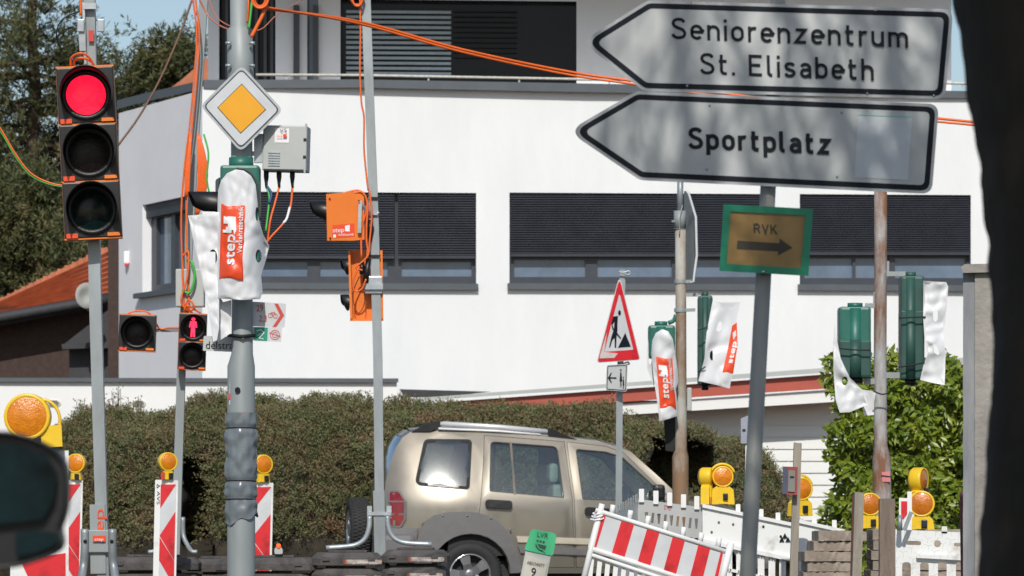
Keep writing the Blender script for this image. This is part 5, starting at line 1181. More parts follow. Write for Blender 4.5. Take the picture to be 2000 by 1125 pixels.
# smooth white barriers
def wbar(x0, x1, y0, y1, D, label, teeth, dims, drop=0):
    root = thing('barrier_fence', label, 'barrier', (P((x0 + x1) / 2, 0, D).x, D, 0), 0, 'white plastic barrier panels'); k = (y1 - y0) / (x1 - x0); Y = lambda x: y0 + (x - x0) * k
    lo = 70; hol = [circ(x, Y(x) + dy, 2.6, 3.2, 10) for x, dy in dims]
    mb = MB(); mb.panel([(x0, y0), (x1, y1), (x1, y1 + lo), (x0, y0 + lo)], hol, pxmap(D), .05)
    mb.panel([(x0, y0), (x1, y1), (x1, y1 + 7), (x0, y0 + 7)], [], pxmap(D - .02), .02)
    mb.build('panel', whiteplastic, root)
    for x in teeth: mb = MB(); tooth(mb, x, Y(x) - 13, 9, 18, D + .01, .04); mb.build('tooth', whiteplastic, root)
    yb = YH + H * F / D; mb = MB(); x = x0 + 3
    while x < x1 - 8:
        mb.panel([(x, Y(x) + lo + 5), (x + 13, Y(x) + lo + 5), (x + 13, yb - 20), (x, yb - 20)], [], pxmap(D), .045); mb.panel([(x + 4, Y(x) + lo + 5), (x + 6, Y(x) + lo + 5), (x + 6, yb - 20), (x + 4, yb - 20)], [], pxmap(D - .012), .02); mb.panel([(x + 9, Y(x) + lo + 5), (x + 11, Y(x) + lo + 5), (x + 11, yb - 20), (x + 9, yb - 20)], [], pxmap(D - .012), .02); x += 21
    mb.panel([(x0, y0 + lo - 2), (x1, y1 + lo - 2), (x1, y1 + lo + 6), (x0, y0 + lo + 6)], [], pxmap(D - .03), .08); mb.panel([(x0, y0 + lo + 45), (x1, y1 + lo + 45), (x1, y1 + lo + 51), (x0, y0 + lo + 51)], [], pxmap(D - .012), .06)
    mb.panel([(x0, yb - 22), (x1, yb - 22), (x1, yb), (x0, yb)], [], pxmap(D - .02), .09); mb.build('bars', whiteplastic, root)
    return root
b1 = wbar(1372, 1548, 984, 1021, DW - .3, 'white barrier panel with two lamps on top, behind the sign pole', [1437, 1482, 1515], [(1390, 52), (1432, 28), (1491, 20), (1525, 32), (1404, 30)])
b3 = wbar(1549, 1650, 1012, 1034, DW + .3, 'white barrier panel behind the stacked slabs', [1586, 1625], [])
mb = MB()
for c in ((1533, 1046), (1539, 1053), (1527, 1053)): mb.panel([(c[0], c[1] - 5), (c[0] + 5, c[1] + 5), (c[0] - 5, c[1] + 5)], [], pxmap(DW - .31), .003)
mb.build('triangle_logo', inkb, b1)
# foreground red and white board, tilted
DF = 22.0
rb = thing('barrier_board', 'tilted plastic barrier with red and white striped board, in front of the car', 'barrier', (P(1290, 0, DF).x, DF, 0))
TL, TR, BR, BL = Vector((1168, 1003)), Vector((1412, 1080)), Vector((1398, 1150)), Vector((1151, 1068))
def bil(u, v): t = TL.lerp(TR, u); b = BL.lerp(BR, u); return tuple(t.lerp(b, v))
fF = pxmap(DF)
mb = MB(); mb.panel([bil(-.01, -.02), bil(1.02, -.02), bil(1.02, 1.02), bil(-.01, 1.02)], [], pxmap(DF + .0), .03); rbd = mb.build('board', signw, rb); rebuild_normals(rbd)
mb = MB()
for a, b in ((0, .05), (.175, .275), (.38, .478), (.585, .682), (.79, .885), (.97, 1.0)): mb.panel([bil(a + .012, .0), bil(b + .012 if b < 1 else 1, .0), bil(b - .0, 1), bil(a, 1)], [], pxmap(DF - .004), .003)
mb.build('red_stripes', redp, rbd)
mb = MB()
def ptube(a, b, r_): mb.tube([P(a[0], a[1], DF), P(b[0], b[1], DF)], r_, 12)
ptube((1163, 996), (1418, 1077), .013); ptube((1150, 1070), (1400, 1152), .015); ptube((1147, 1081), (1400, 1165), .011)
ptube((1176, 984), (1128, 1180), .017); ptube((1428, 1060), (1398, 1180), .020); ptube((1128, 1180), (1110, 1250), .017)
mb.tube([P(1158, 1290, DF), P(1400, 1350, DF)], .02, 10); mb.tube([P(1110, 1250, DF), P(1100, 1310, DF)], .02, 8); mb.tube([P(1398, 1180, DF), P(1380, 1340, DF)], .02, 8)
mb.build('frame', whiteplastic, rb)
for k in range(7):
    u = .1 + k * .142; q = bil(u, -.12); mb = MB(); mb.tube([P(q[0] + 3, q[1] - 17, DF + .02), P(q[0], q[1] + 2, DF + .02)], .015, 10); mb.build('tooth', whiteplastic, rb)
mb = MB()
for k in range(16):
    u = .02 + k * .063; q = bil(u, 1.24); mb.panel([(q[0], q[1]), (q[0] + 9, q[1] + 3), (q[0] - 6, q[1] + 150), (q[0] - 14, q[1] + 146)], [], pxmap(DF + .01), .03)
mb.build('lattice', whiteplastic, rb)
mb = MB(); mb.tube(catm([P(1167 + 8 * math.cos(a) * (1 + .04 * k), 1000 + 3 * math.sin(a) + k * .8, DF - .02 * math.sin(a)) for k, a in enumerate([j * .9 for j in range(22)])], 2), .004, 5); mb.build('rope_binding', whitep, rb)

# LVR marker post
DV = 17.0
lv = thing('marker_post', 'tilted pipeline marker post with bright green cap, before the car', 'post', (P(1030, 0, DV).x, DV, 0))
fv = pxmap(DV)
cap = roundpoly([(1038, 1033), (1088, 1042), (1080, 1086), (1024, 1074)], [8, 10, 5, 5])
mb = MB(); mb.panel(cap, [], fv, .10, 12); cp = mb.build('cap', mintp, lv); rebuild_normals(cp)
mb = MB(); mb.panel([(1027, 1074), (1076, 1085), (1036, 1290), (985, 1280)], [], lambda u, v, d: P(u, v, DV + .006 + d), .085); mb.panel([(985, 1280), (1036, 1290), (1005, 1512), (960, 1512)], [], lambda u, v, d: P(u, v, DV + .006 + d), .085); po = mb.build('post', postw, lv); rebuild_normals(po)
mb = MB(); mb.panel(roundpoly([(1030, 1087), (1070, 1096), (1058, 1160), (1016, 1152)], 3), [], lambda u, v, d: P(u, v, DV + .0 + d), .006); pl_ = mb.build('plate', pbr('cream_plate', (.55, .53, .45), .5), lv)
mb = MB(); ang = (22, 4.5)
text(mb, 'LVR', (1049, 1048), (21, 4), (1.4, -10), fv); 
sh_ = [(1046, 1061), (1067, 1066), (1064, 1073), (1058, 1077), (1051, 1073), (1046, 1067)]; mb.panel(sh_, [], lambda u, v, d: fv(u, v, d - .004), .003)
for k in range(3): x = 1050 + k * 6; mb.panel(circ(x, 1056 + k * 1.2, 2.2, n=8), [], lambda u, v, d: fv(u, v, d - .004), .003)
mb.build('emblem', pbr('cap_ink', (.03, .07, .05), .5), cp)
mb = MB(); strokes(mb, [sp([(1048, 1062), (1053, 1071), (1060, 1074), (1064, 1078)])], 2.0, fv, -.009); mb.build('emblem_wave', mintp, cp)
mb = MB(); fp2 = lambda u, v, d: P(u, v, DV - .001 + d); text(mb, 'ABSCHNITT', (1029, 1101), (34, 7), (1, -6), fp2); text(mb, '9', (1036, 1124), (9, 2), (3, -16), fp2, -.003); mb.build('lettering', inkb, pl_)

# ------------------------------------------------------------------ roadworks triangle sign
DT = 36.0
ts = thing('roadworks_sign', 'red triangular men at work sign with pedestrian plate below, on a thin post', 'sign', (P(1209, 0, DT).x, DT, 0))
mb = MB(); mb.bar(P(1216, 527, DT + .05), P(1212, 700, DT + .05), .055, .04); mb.bar(P(1212, 700, DT + .05), P(1210, 765, DT + .05), .055, .04); mb.bar(P(1210, 765, DT + .05), Vector((P(1207, 0, DT).x, DT + .05, 0)), .06, .045); mb.build('post', galv, ts)
kT = -.0060
Dt = lambda u, v: DT - .05 + (u - 1208) * kT * .45
ft_ = lambda u, v, d: P(u, v, Dt(u, v) + d)
tri = [(1210, 536), (1251, 703), (1165, 709)]
mb = MB(); mb.panel(roundpoly(tri, 5), [], ft_, .02); tr_ = mb.build('sign_face', signw, ts); rebuild_normals(tr_)
mb = MB(); mb.panel(roundpoly(inset(tri, 1.5), 4), [roundpoly([(1210, 571), (1237, 683), (1180, 687)], 2)], lambda u, v, d: ft_(u, v, d - .004), .003); mb.build('red_border', redp, tr_)
mb = MB(); mbf = lambda pts: mb.panel(pts, [], lambda u, v, d: ft_(u, v, d - .005), .003)
mbf(circ(1210, 611, 2.8, 5.2, 12)); mbf([(1198, 618), (1207, 617), (1206, 632), (1206, 645), (1199, 643), (1200, 628), (1196, 634), (1199, 643), (1196.5, 645), (1194, 632)])
mbf([(1199, 643), (1206, 645), (1204, 660), (1203.5, 679), (1200.5, 679), (1200.5, 660), (1196, 664), (1191.5, 679), (1189.5, 678), (1194, 658)]); mbf([(1199, 641), (1213, 660), (1212, 663), (1198, 646)]); mbf([(1221, 650), (1232, 677), (1207, 679)])
mb.build('workman_symbol', inkb, tr_)
mb = MB(); mb.panel([(1186, 648), (1182, 660), (1173, 690), (1171, 700), (1200, 699), (1207, 690), (1186, 688), (1180, 687)], [], lambda u, v, d: ft_(u, v, d - .0085), .002); mb.build('white_tape', pbr('dirty_white_tape', (.60, .52, .50), .6, 0, .15, 20), tr_)
mb = MB(); mb.tube(catm([P(x, y, DT - .02) for x, y in ((1208, 531), (1220, 532), (1228, 529), (1231, 534), (1226, 537), (1220, 534))], 3), .008, 6); mb.tube(catm([P(x, y, DT - .02) for x, y in ((1206, 706), (1216, 710), (1226, 707), (1229, 711), (1222, 712))], 3), .008, 6); mb.build('clamp', tubem, ts)
fs_ = lambda u, v, d: P(u, v, DT - .08 + (u - 1205) * kT * .3 + d)
so_ = [(1185, 713), (1226, 711), (1224, 765), (1183, 762)]
mb = MB(); mb.panel(roundpoly(so_, 4), [], fs_, .015); sp_ = mb.build('pedestrian_plate', signg, ts); rebuild_normals(sp_)
mb = MB(); mb.panel(roundpoly(inset(so_, 1.6), 3), [roundpoly(inset(so_, 3), 2)], lambda u, v, d: fs_(u, v, d - .003), .002)
mb.panel([(1187, 738), (1194, 727), (1195, 729), (1191.5, 736.5), (1204, 737), (1204, 740), (1191.5, 739.5), (1195, 747), (1193.5, 749)], [], lambda u, v, d: fs_(u, v, d - .003), .002)
for cx, cy, k in ((1212.5, 723, 1.0), (1217.5, 737, .7)):
    mb.panel(circ(cx, cy, 1.5 * k, 2.6 * k, 8), [], lambda u, v, d: fs_(u, v, d - .003), .002); mb.panel([(cx - 2.4 * k, cy + 22 * k), (cx - 1.2 * k, cy + 4 * k), (cx + 1.2 * k, cy + 4 * k), (cx + 3 * k, cy + 22 * k)], [], lambda u, v, d: fs_(u, v, d - .003), .002)
    for sg in (-1, 1): mb.panel([(cx + sg * 1.6 * k, cy + 22.5 * k), (cx + sg * .3 * k, cy + 22.5 * k), (cx + sg * .4 * k, cy + 33 * k), (cx + sg * 1.4 * k, cy + 33 * k)][::1], [], lambda u, v, d: fs_(u, v, d - .003), .002)
mb.build('pedestrian_symbol', inkb, sp_)

# ------------------------------------------------------------------ rusty pole A with covered signals and stop sign edge
DA = 37.0; SA = DA / F
pa = thing('signal_mast', 'rust streaked pole with an octagonal sign seen from the side, right of the roadworks triangle', 'mast', (P(1329, 0, DA).x, DA, 0))
mb = MB(); mb.tube([P(1329, 340, DA), P(1328, 414, DA)], SA * 6, 12); mb.build('top_tube', galv, pa)
mb = MB(); mb.tube([P(x, y, DA) for x, y in ((1328, 412), (1328, 447))], SA * 12, 16); mb.tube([P(1328, 447, DA), P(1328, 448, DA)], SA * 12, 16); mb.bar(P(1318, 432, DA - .05), P(1312, 432, DA - .06), .02, .02); mb.build('collar', steelg, pa)
mb = MB(); mb.tube([P(1329, 448, DA), P(1330, 640, DA), P(1330, 878, DA), P(1329, 892, DA), P(1329, 1000, DA), Vector((P(1329, 0, DA).x, DA, 0))], [SA * 10.5, SA * 10.5, SA * 11.5, SA * 16, SA * 16, SA * 16], 20); mb.build('pole', rust, pa)
for y in (550, 606): mb = MB(); mb.lathe([(SA * 12, -.02), (SA * 12.5, 0), (SA * 12, .02)], Matrix.Translation(P(1329, y, DA)) @ Matrix.Rotation(R(90), 4, 'X'), 16); mb.bar(P(1336, y, DA - .02), P(1358, y - 1, DA - .02), .03, .03); mb.build('band_clamp', steelg, pa)
mb = MB(); mb.bar(P(1336, 576, DA), P(1364, 576, DA), .03, .03); mb.build('bracket', steelg, pa); mb = MB(); mb.tube(catm([P(1333, 400, DA - .07), P(1328, 425, DA - .09), P(1327, 460, DA - .07)], 4), .006, 5); mb.build('wire', steelg, pa)
oc = [(1343, 372), (1350, 388), (1357, 440), (1362, 500), (1360, 540), (1353, 552), (1341, 550), (1336, 500), (1335, 400), (1337, 378)]
Do = lambda u, v: DA - .02 + (1350 - u) * .026
mb = MB(); mb.panel([(1336, 373), (1343, 373), (1356, 424), (1357, 498), (1352, 551), (1341, 551), (1336, 545)], [], lambda u, v, d: P(u, v, Do(u, v) + d), .02); oc_ = mb.build('octagon_sign', pbr('grey_sign_back', (.20, .21, .21), .5), pa, 'octagonal sign seen almost edge-on'); rebuild_normals(oc_)
mb = MB(); mb.tube([P(x, y, DA - .2) for x, y in ((1341, 373), (1345, 378), (1359, 424), (1361, 498), (1355, 550), (1348, 552))], .013, 6); mb.build('sign_edge', signw, oc_)
def ghead(root, x0, x1, y0, y1, D, cx, label, lowdark=0, mt=greenp, hx=.24):
    s_ = D / F; w_ = (x1 - x0) * s_; h_ = (y1 - y0) * s_; c = P((x0 + x1) / 2, (y0 + y1) / 2, D); mb = MB()
    mb.box(c, (w_, hx, h_), None, .025); mb.tube([P(cx, y0 - 8, D), P(cx, y0 + 2, D)], s_ * (x1 - x0) * .24, 16)
    prof = [(w_ * .25 * math.cos(a), w_ * .16 * math.sin(a)) for a in [PI * k / 8 for k in range(9)]]
    mb.tube([P(cx, y0 + 2, D - hx / 2 + w_ * .24 - .02), P(cx, y1 - 2, D - hx / 2 + w_ * .24 - .02)], w_ * .24, 24)
    hd = mb.build('signal_head', mt, root, label)
    mb = MB(); mb.tube([P(cx, y1 - 2, D), P(cx, y1 + 10, D)], s_ * (x1 - x0) * .24, 14); mb.build('lower_collar', blackp, hd)
    if lowdark:
        mb = MB(); mb.box(P((x0 + x1) / 2, (lowdark + y1) / 2, D), (w_ * 1.01, hx * 1.01, (y1 - lowdark) * s_), None, .02); mb.tube([P(cx, lowdark, D - hx / 2 + w_ * .245 - .023), P(cx, y1 - 1, D - hx / 2 + w_ * .245 - .023)], w_ * .245, 24); mb.build('lower_chamber', greend, hd)
    return hd
ghead(pa, 1266, 1318, 636, 700, DA - .05, 1291, 'green signal housing showing above its white cover')
mb = MB(); mb.tube(catm([P(1305, 631, DA), P(1316, 626, DA), P(1320, 615, DA)], 3), .02, 8); mb.build('arm', greenp, pa)
ghead(pa, 1363, 1391, 578, 752, DA + .05, 1377, 'green signal housing behind the swung-open cover', 640, greend)
mb = MB(); mb.box(P(1346, 780, DA), (.045, .12, .22), None, .01); mb.bar(P(1338, 763, DA), P(1346, 763, DA), .02, .02); mb.bar(P(1338, 798, DA), P(1346, 798, DA), .02, .02); mb.build('push_button_box', boxg, pa)
wA = wr(9, .05)
cvA = thing('signal_cover', 'round-topped white cover with red print left of the rust streaked pole', 'cover', P(1292, 822, DA - .2), group='white vinyl covers over switched-off signals')
DcA = lambda u, v: DA - .30 + .10 * (min(1.2, abs(u - 1296) / 28)) ** 3 + wA(u, v)
fA = lambda u, v, d: P(u, v, DcA(u, v) + d)
mb = MB(); mb.panel([(1272, 690), (1274, 665), (1281, 650), (1293, 643), (1305, 647), (1314, 662), (1319, 690), (1323, 720), (1325, 745), (1320, 760), (1325, 812), (1306, 818), (1288, 823), (1283, 780), (1277, 740)], [], fA, .005, 4.5, True); mb.build('front_sheet', vinyl, cvA)
mb = MB(); mb.panel([(1262, 690), (1266, 665), (1275, 650), (1288, 643), (1281, 655), (1276, 690), (1280, 740), (1277, 755), (1264, 720)], [circ(1270, 704, 3, 8, 8)], lambda u, v, d: P(u, v, DA - .12 + wA(u, v) + d), .005, 6, True); mb.build('side_sheet', vinyl, cvA)
logo(cvA, ((1289, 796), (1321, 800), (1281, 696)), fA)
mb = MB(); mb.panel([(1296, 808), (1320, 804), (1322, 850), (1316, 882), (1300, 880)], [], pxmap(DA + .0), .1); mb.build('lower_signal', blackm, pa, 'dark lower end of the covered signal')
wB = wr(14, .06)
cvB = thing('signal_cover', 'white cover swung open, two slots and red print, right of the rust streaked pole', 'cover', P(1400, 758, DA), group='white vinyl covers over switched-off signals')
fB = lambda u, v, d: P(u, v, DA - .2 + .001 * (u - 1400) + wB(u, v) + d)
mb = MB(); mb.panel([(1392, 587), (1410, 591), (1446, 590), (1438, 625), (1442, 672), (1432, 720), (1425, 759), (1400, 752), (1364, 744), (1376, 700), (1380, 650)], [[(1402, 632), (1406, 627), (1410, 630), (1410, 642), (1404, 648), (1399, 645)], [(1387, 688), (1391, 684), (1393, 692), (1398, 693), (1396, 703), (1389, 704), (1386, 698)]], fB, .005, 5, True); mb.build('front_sheet', vinyl, cvB)
o_ = [(1413, 727), (1434, 730), (1428, 637)]
mb = MB(); g2 = lambda k: (lambda u, v, d: fB(u, v, -k)); mb.panel([(1411, 727), (1432, 730), (1441, 672), (1439, 630), (1430, 636), (1422, 680)], [], g2(.006), 0, 6, True, back=False); pb_ = mb.build('print_panel', redo, cvB)
mb = MB(); text(mb, 'step', (1429, 710), (9, -42), (-9, -2), g2(.010)); text(mb, 'step', (1430.5, 710), (9, -42), (-9, -2), g2(.011)); mb.panel([(1432, 664), (1438, 655), (1437, 645), (1431, 650)], [], g2(.010), 0, 5, True, back=False); mb.build('lettering', whitep, pb_)
for pts, l in (([(1362, 644), (1372, 642), (1383, 638)], 'upper dark cord tying the swung-open cover to its signal'), ([(1364, 728), (1370, 722), (1378, 716)], 'lower dark cord tying the swung-open cover to its signal')): cable([P(x, y, DA - .25) for x, y in pts], .006, blackm, l, 'cord', name='cord')

# ------------------------------------------------------------------ rusty pole B with two green heads
DE = 33.0; SE = DE / F
pe = thing('signal_mast', 'rust brown pole with two green signal heads, standing before the laurel hedge', 'mast', (P(1722, 0, DE).x, DE, 0))
mb = MB(); mb.tube([P(1720, 360, DE), P(1720, 500, DE), P(1719, 700, DE), P(1720, 870, DE), P(1722, 895, DE), P(1723, 1030, DE), Vector((P(1724, 0, DE).x, DE, 0))], [SE * 12.5, SE * 12.5, SE * 12.5, SE * 13, SE * 18, SE * 18.5, SE * 18.5], 22); mb.build('pole', rust2, pe)
ghead(pe, 1637, 1699, 600, 738, DE, 1670, 'left shorter green signal head', 664)
ghead(pe, 1757, 1803, 540, 742, DE, 1778, 'right taller green signal head', 606, greend)
mb = MB(); mb.bar(P(1690, 597, DE), P(1712, 597, DE), .04, .04); mb.bar(P(1708, 570, DE), P(1708, 598, DE), .02, .03); mb.build('bracket', steelg, pe); mb = MB(); mb.bar(P(1730, 535, DE), P(1768, 535, DE), .04, .04); mb.bar(P(1734, 510, DE), P(1734, 536, DE), .02, .03); mb.build('bracket', steelg, pe)
for a, b, y in ((1728, 1766, 733), (1688, 1712, 745)): mb = MB(); mb.bar(P(a, y, DE), P(b, y, DE), .05, .05); mb.build('bracket', steelg, pe)
mb = MB(); mb.panel([(1722, 922), (1738, 920), (1739, 941), (1723, 941)], [], lambda u, v, d: P(u, v, DE - .084 + d), .002); stk = mb.build('sticker', pbr('pink_sticker', (.62, .20, .20), .5), pe)
mb = MB(); mb.bar(P(1721, 929, DE - .088), P(1740, 931, DE - .088), .010, .002); mb.build('sticker_band', blackm, stk)
wC = wr(21, .08)
cvC = thing('signal_cover', 'curled white vinyl cover hanging off the left green signal head', 'cover', P(1665, 805, DE), group='white vinyl covers over switched-off signals')
fC = lambda u, v, d: P(u, v, DE - .22 + wC(u, v) * 1.0 + abs(u - 1650) * .0012 + d)
mb = MB(); mb.panel([(1630, 630), (1634, 660), (1642, 700), (1660, 738), (1688, 765), (1696, 790), (1660, 805), (1640, 806), (1632, 780), (1628, 730), (1627, 670)], [circ(1650, 744, 6, 9, 10)], fC, .005, 5, True); mb.build('front_sheet', vinyl, cvC)
mb = MB(); mb.panel([(1680, 760), (1712, 765), (1712, 810), (1688, 812)], [], lambda u, v, d: P(u, v, DE - .05 + wC(u, v) + d), .005, 8, True); mb.build('lower_flap', vinyl, cvC)
wD = wr(27, .09)
cvD = thing('signal_cover', 'white cover with two oval slots dangling right of the tall green head', 'cover', P(1828, 752, DE), group='white vinyl covers over switched-off signals')
fD = lambda u, v, d: P(u, v, DE - .2 + wD(u, v) + .0012 * (u - 1800) + d)
mb = MB(); mb.panel([(1803, 548), (1825, 550), (1848, 551), (1852, 560), (1850, 590), (1845, 640), (1843, 660), (1847, 690), (1845, 752), (1822, 748), (1797, 742), (1803, 715), (1812, 690), (1806, 665), (1803, 620)], [circ(1827, 616, 5, 13, 12), [(1823, 672), (1830, 676), (1835, 690), (1832, 694), (1824, 688)]], fD, .005, 5, True); mb.build('front_sheet', vinyl, cvD)
for pts, l in (([(1756, 621), (1780, 620), (1808, 619)], 'upper dark cord across the tall green head'), ([(1756, 717), (1780, 713), (1806, 708)], 'lower dark cord across the tall green head'), ([(1636, 680), (1665, 683), (1700, 684)], 'dark cord across the shorter green head'), ([(1706, 764), (1722, 770), (1734, 768)], 'dark cord round the rust brown pole')): cable([P(x, y, DE - .19) for x, y in pts], .007, blackm, l, 'cord', name='cord')

# ------------------------------------------------------------------ main direction signpost
DS = 13.3; SS = DS / F
sg_ = thing('direction_signpost', 'slightly leaning signpost with two large arrow signs and a small framed plate', 'signpost', (P(1452, 0, DS).x, DS, 0))
lean = lambda y: 1500 - (y - 370) * 40 / 760
mb = MB(); mb.tube([P(lean(-60), -60, DS + .045), P(lean(1125), 1125, DS + .045), Vector((P(lean(1660), 0, DS).x, DS + .045, 0))], [.026, .028, .029], 22); mb.build('pole', steeld, sg_)
def arrow(cor, rad, label, fc_, inset_a=6, inset_b=16.5):
    f_ = lambda u, v, d: P(u, v, DS - .012 + d)
    mb = MB(); mb.panel(roundpoly(cor, rad, 8), [], f_, .012); a_ = mb.build('arrow_sign', signrim, sg_, label); rebuild_normals(a_)
    o1 = roundpoly(inset(cor, inset_a), [max(4, r_ - inset_a * .6) for r_ in rad], 8); o2 = roundpoly(inset(cor, inset_b), [max(3, r_ - inset_b * .7) for r_ in rad], 8)
    mb = MB(); mb.panel(o1, [o2], lambda u, v, d: f_(u, v, d - .0015), .001); mb.build('border', inkb, a_)
    mb = MB(); mb.panel(o2, [], lambda u, v, d: f_(u, v, d - .0012), .001); mb.build('sign_face', fc_, a_)
    return a_
corA = [(1136, 81), (1266, 0), (1862, 18), (1846, 194), (1257, 178)]
arA = arrow(corA, [22, 30, 22, 22, 30], 'upper arrow sign with two lines of black lettering', signg)
fS = lambda u, v, d: P(u, v, DS - .012 + d)
mb = MB(); din(mb, 'Seniorenzentrum', (1313, 76), (458, 17), (-1, -42), fS, .98, 2.2, -.003); din(mb, 'St. Elisabeth', (1369, 145), (335, 12), (-1, -42), fS, .98, 2.2, -.003); mb.build('lettering', inkb, arA)
mb = MB()
for x, y in ((1351, 8), (1710, 20), (1342, 168), (1694, 183), (1824, 187)): mb.lathe([(.0045, 0), (.0045, -.002), (.001, -.003)], FR(x, y, DS - .014), 10)
mb.build('rivet', chrome, arA)
corB = [(1109, 256), (1243, 178), (1834, 203), (1820, 379), (1250, 352)]
arB = arrow(corB, [22, 30, 22, 22, 30], 'lower arrow sign with one bold word and a pale patch at right', signg)
mb = MB()
din(mb, 'Sportplatz', (1347, 290), (272, 11), (-1, -41), fS, 1.32, 2.35, -.003)
mb.build('lettering', inkb, arB)
mb = MB()
for x, y in ((1386, 206), (1644, 220), (1380, 331), (1635, 345)): mb.lathe([(.004, 0), (.004, -.002), (.001, -.003)], FR(x, y, DS - .014), 10)
mb.build('rivet', steeld, arB)
mb = MB(); mb.panel([(1677, 224), (1782, 228), (1773, 352), (1668, 346)], [], lambda u, v, d: fS(u, v, d - .003), .001); pt_ = mb.build('pale_patch', pbr('pale_patch_paint', (.56, .60, .62), .45, 0, .05, 20), arB)
mb = MB(); mb.panel([(1677, 223), (1782, 227), (1782, 229), (1677, 225)], [], lambda u, v, d: fS(u, v, d - .005), .001); mb.build('mint_edge', pbr('mint_line', (.25, .60, .52), .5), pt_)
# RVK framed plate
fr_o = [(1413, 399), (1588, 408), (1579, 539), (1405, 529)]; fr_i = [(1427, 413), (1573, 421), (1564, 524), (1419, 515)]
mb = MB(); mb.panel(fr_o, [fr_i], lambda u, v, d: P(u, v, DS - .02 + d), .03); rk = mb.build('framed_plate', framegr, sg_, 'small brown plate in a green frame with a right arrow'); rebuild_normals(rk)
mb = MB(); mb.panel(grow(fr_i, 1), [], lambda u, v, d: P(u, v, DS - .012 + d), .012); mb.build('plate', goldp, rk)
mb = MB(); fR = lambda u, v, d: P(u, v, DS - .012 + d); din(mb, 'RVK', (1474, 455), (43, 2.5), (-1, -18), fR, 1.2, 2.0, -.002); mb.panel([(1440, 470), (1522, 475), (1523, 466), (1548, 484), (1519, 499), (1520, 491), (1439, 486)], [], lambda u, v, d: fR(u, v, d - .002), .001); mb.build('lettering', rvki, rk)
mb = MB(); mb.lathe([(.006, 0), (.006, -.003), (.001, -.004)], FR(1491, 531, DS - .021), 10); mb.build('screw', chrome, rk)

# ------------------------------------------------------------------ stakes, slabs, pillar, small boxes at lower right
def stake(x0, y0, x1, w_, D, mt, label, cat='stake', name='wooden_stake', top=True, d_=None):
    s_ = D / F; mb = MB(); a = P(x0, y0, D); b = P(x1, 1125, D); dirv = (b - a).normalized(); g0 = a + dirv * (a.z / -dirv.z); n = 12; vs = []
    for k in range(n + 1):
        c = a.lerp(g0, k / n); h_ = w_ * s_ / 2; dd = (d_ or w_ * s_) / 2
        for i, j in ((-1, -1), (1, -1), (1, 1), (-1, 1)): vs.append(c + Vector((i * h_ * (1 + .06 * noise.noise(Vector((k * .9, i, j + x0)))), j * dd, (random.uniform(-.012, .006) if k == 0 else 0))))
    fs = [(3, 2, 1, 0), tuple(range(4 * n, 4 * n + 4))] + [(4 * k + i, 4 * k + (i + 1) % 4, 4 * k + 4 + (i + 1) % 4, 4 * k + 4 + i) for k in range(n) for i in range(4)]
    mb.add(vs, fs); return mb.build(name, mt, None, label, cat)
DK = 20.0
tb = stake(1558, 865, 1550, 15, 24, woodl, 'thin grey wooden stake carrying a small box, right of the signpost')
bx_ = thing('notice_box', 'small glazed notice box with red frame fixed to the thin wooden stake', 'box', P(1545, 968, 23.95))
mb = MB(); mb.panel([(1529, 911), (1558, 912), (1557, 967), (1528, 966)], [], pxmap(23.9), .08); bb_ = mb.build('case', pbr('dark_red_case', (.28, .05, .05), .5), bx_); rebuild_normals(bb_)
mb = MB(); mb.panel([(1529, 912), (1538, 912), (1537, 965), (1528, 965)], [], pxmap(23.89), .005); mb.build('side', pbr('blue_grey', (.07, .085, .13), .4), bx_)
mb = MB(); mb.panel([(1540, 918), (1553, 919), (1552, 961), (1539, 960)], [], pxmap(23.89), .005); mb.build('pane', pbr('dusty_pane', (.20, .22, .20), .2), bx_)
mb = MB(); mb.panel([(1543, 930), (1551, 930), (1551, 933), (1543, 933)], [], pxmap(23.885), .004); mb.build('slot', blackm, bx_)
th = thing('small_marker_sign', 'thin grey marker plate on a thin white rod, just left of the signpost pole', 'sign', (P(1457, 0, 23).x, 23, 0))
mb = MB(); mb.panel([(1447, 817), (1462, 811), (1462, 866), (1447, 866)], [], pxmap(23), .02); tpl = mb.build('plate', pbr('grey_plate', (.30, .32, .38), .4), th); mb = MB(); mb.panel([(1450, 838), (1456, 838), (1456, 841), (1450, 841)], [], pxmap(22.99), .005); mb.build('slot', blackm, tpl)
mb = MB(); mb.tube([P(1458, 866, 23.02), Vector((P(1455, 0, 23).x, 23.02, 0))], .007, 8); mb.build('rod', whitep, th)
stake(1678, 963, 1673, 18, DK, woodl, 'pale weathered stake, leftmost of the two thick ones at lower right')
stake(1732, 974, 1732, 30, DK, wood, 'thick brown split stake before the rust brown pole', d_=.06)
stake(1667, 966, 1663, 5, DK + .05, ironr, 'narrow rusty iron bar touching the pale stake', 'iron bar', 'iron_bar')
stake(1882, 960, 1884, 14, DK - .5, ironr, 'rusty red iron post beside the concrete pillar', 'iron post', 'iron_post', d_=.03)
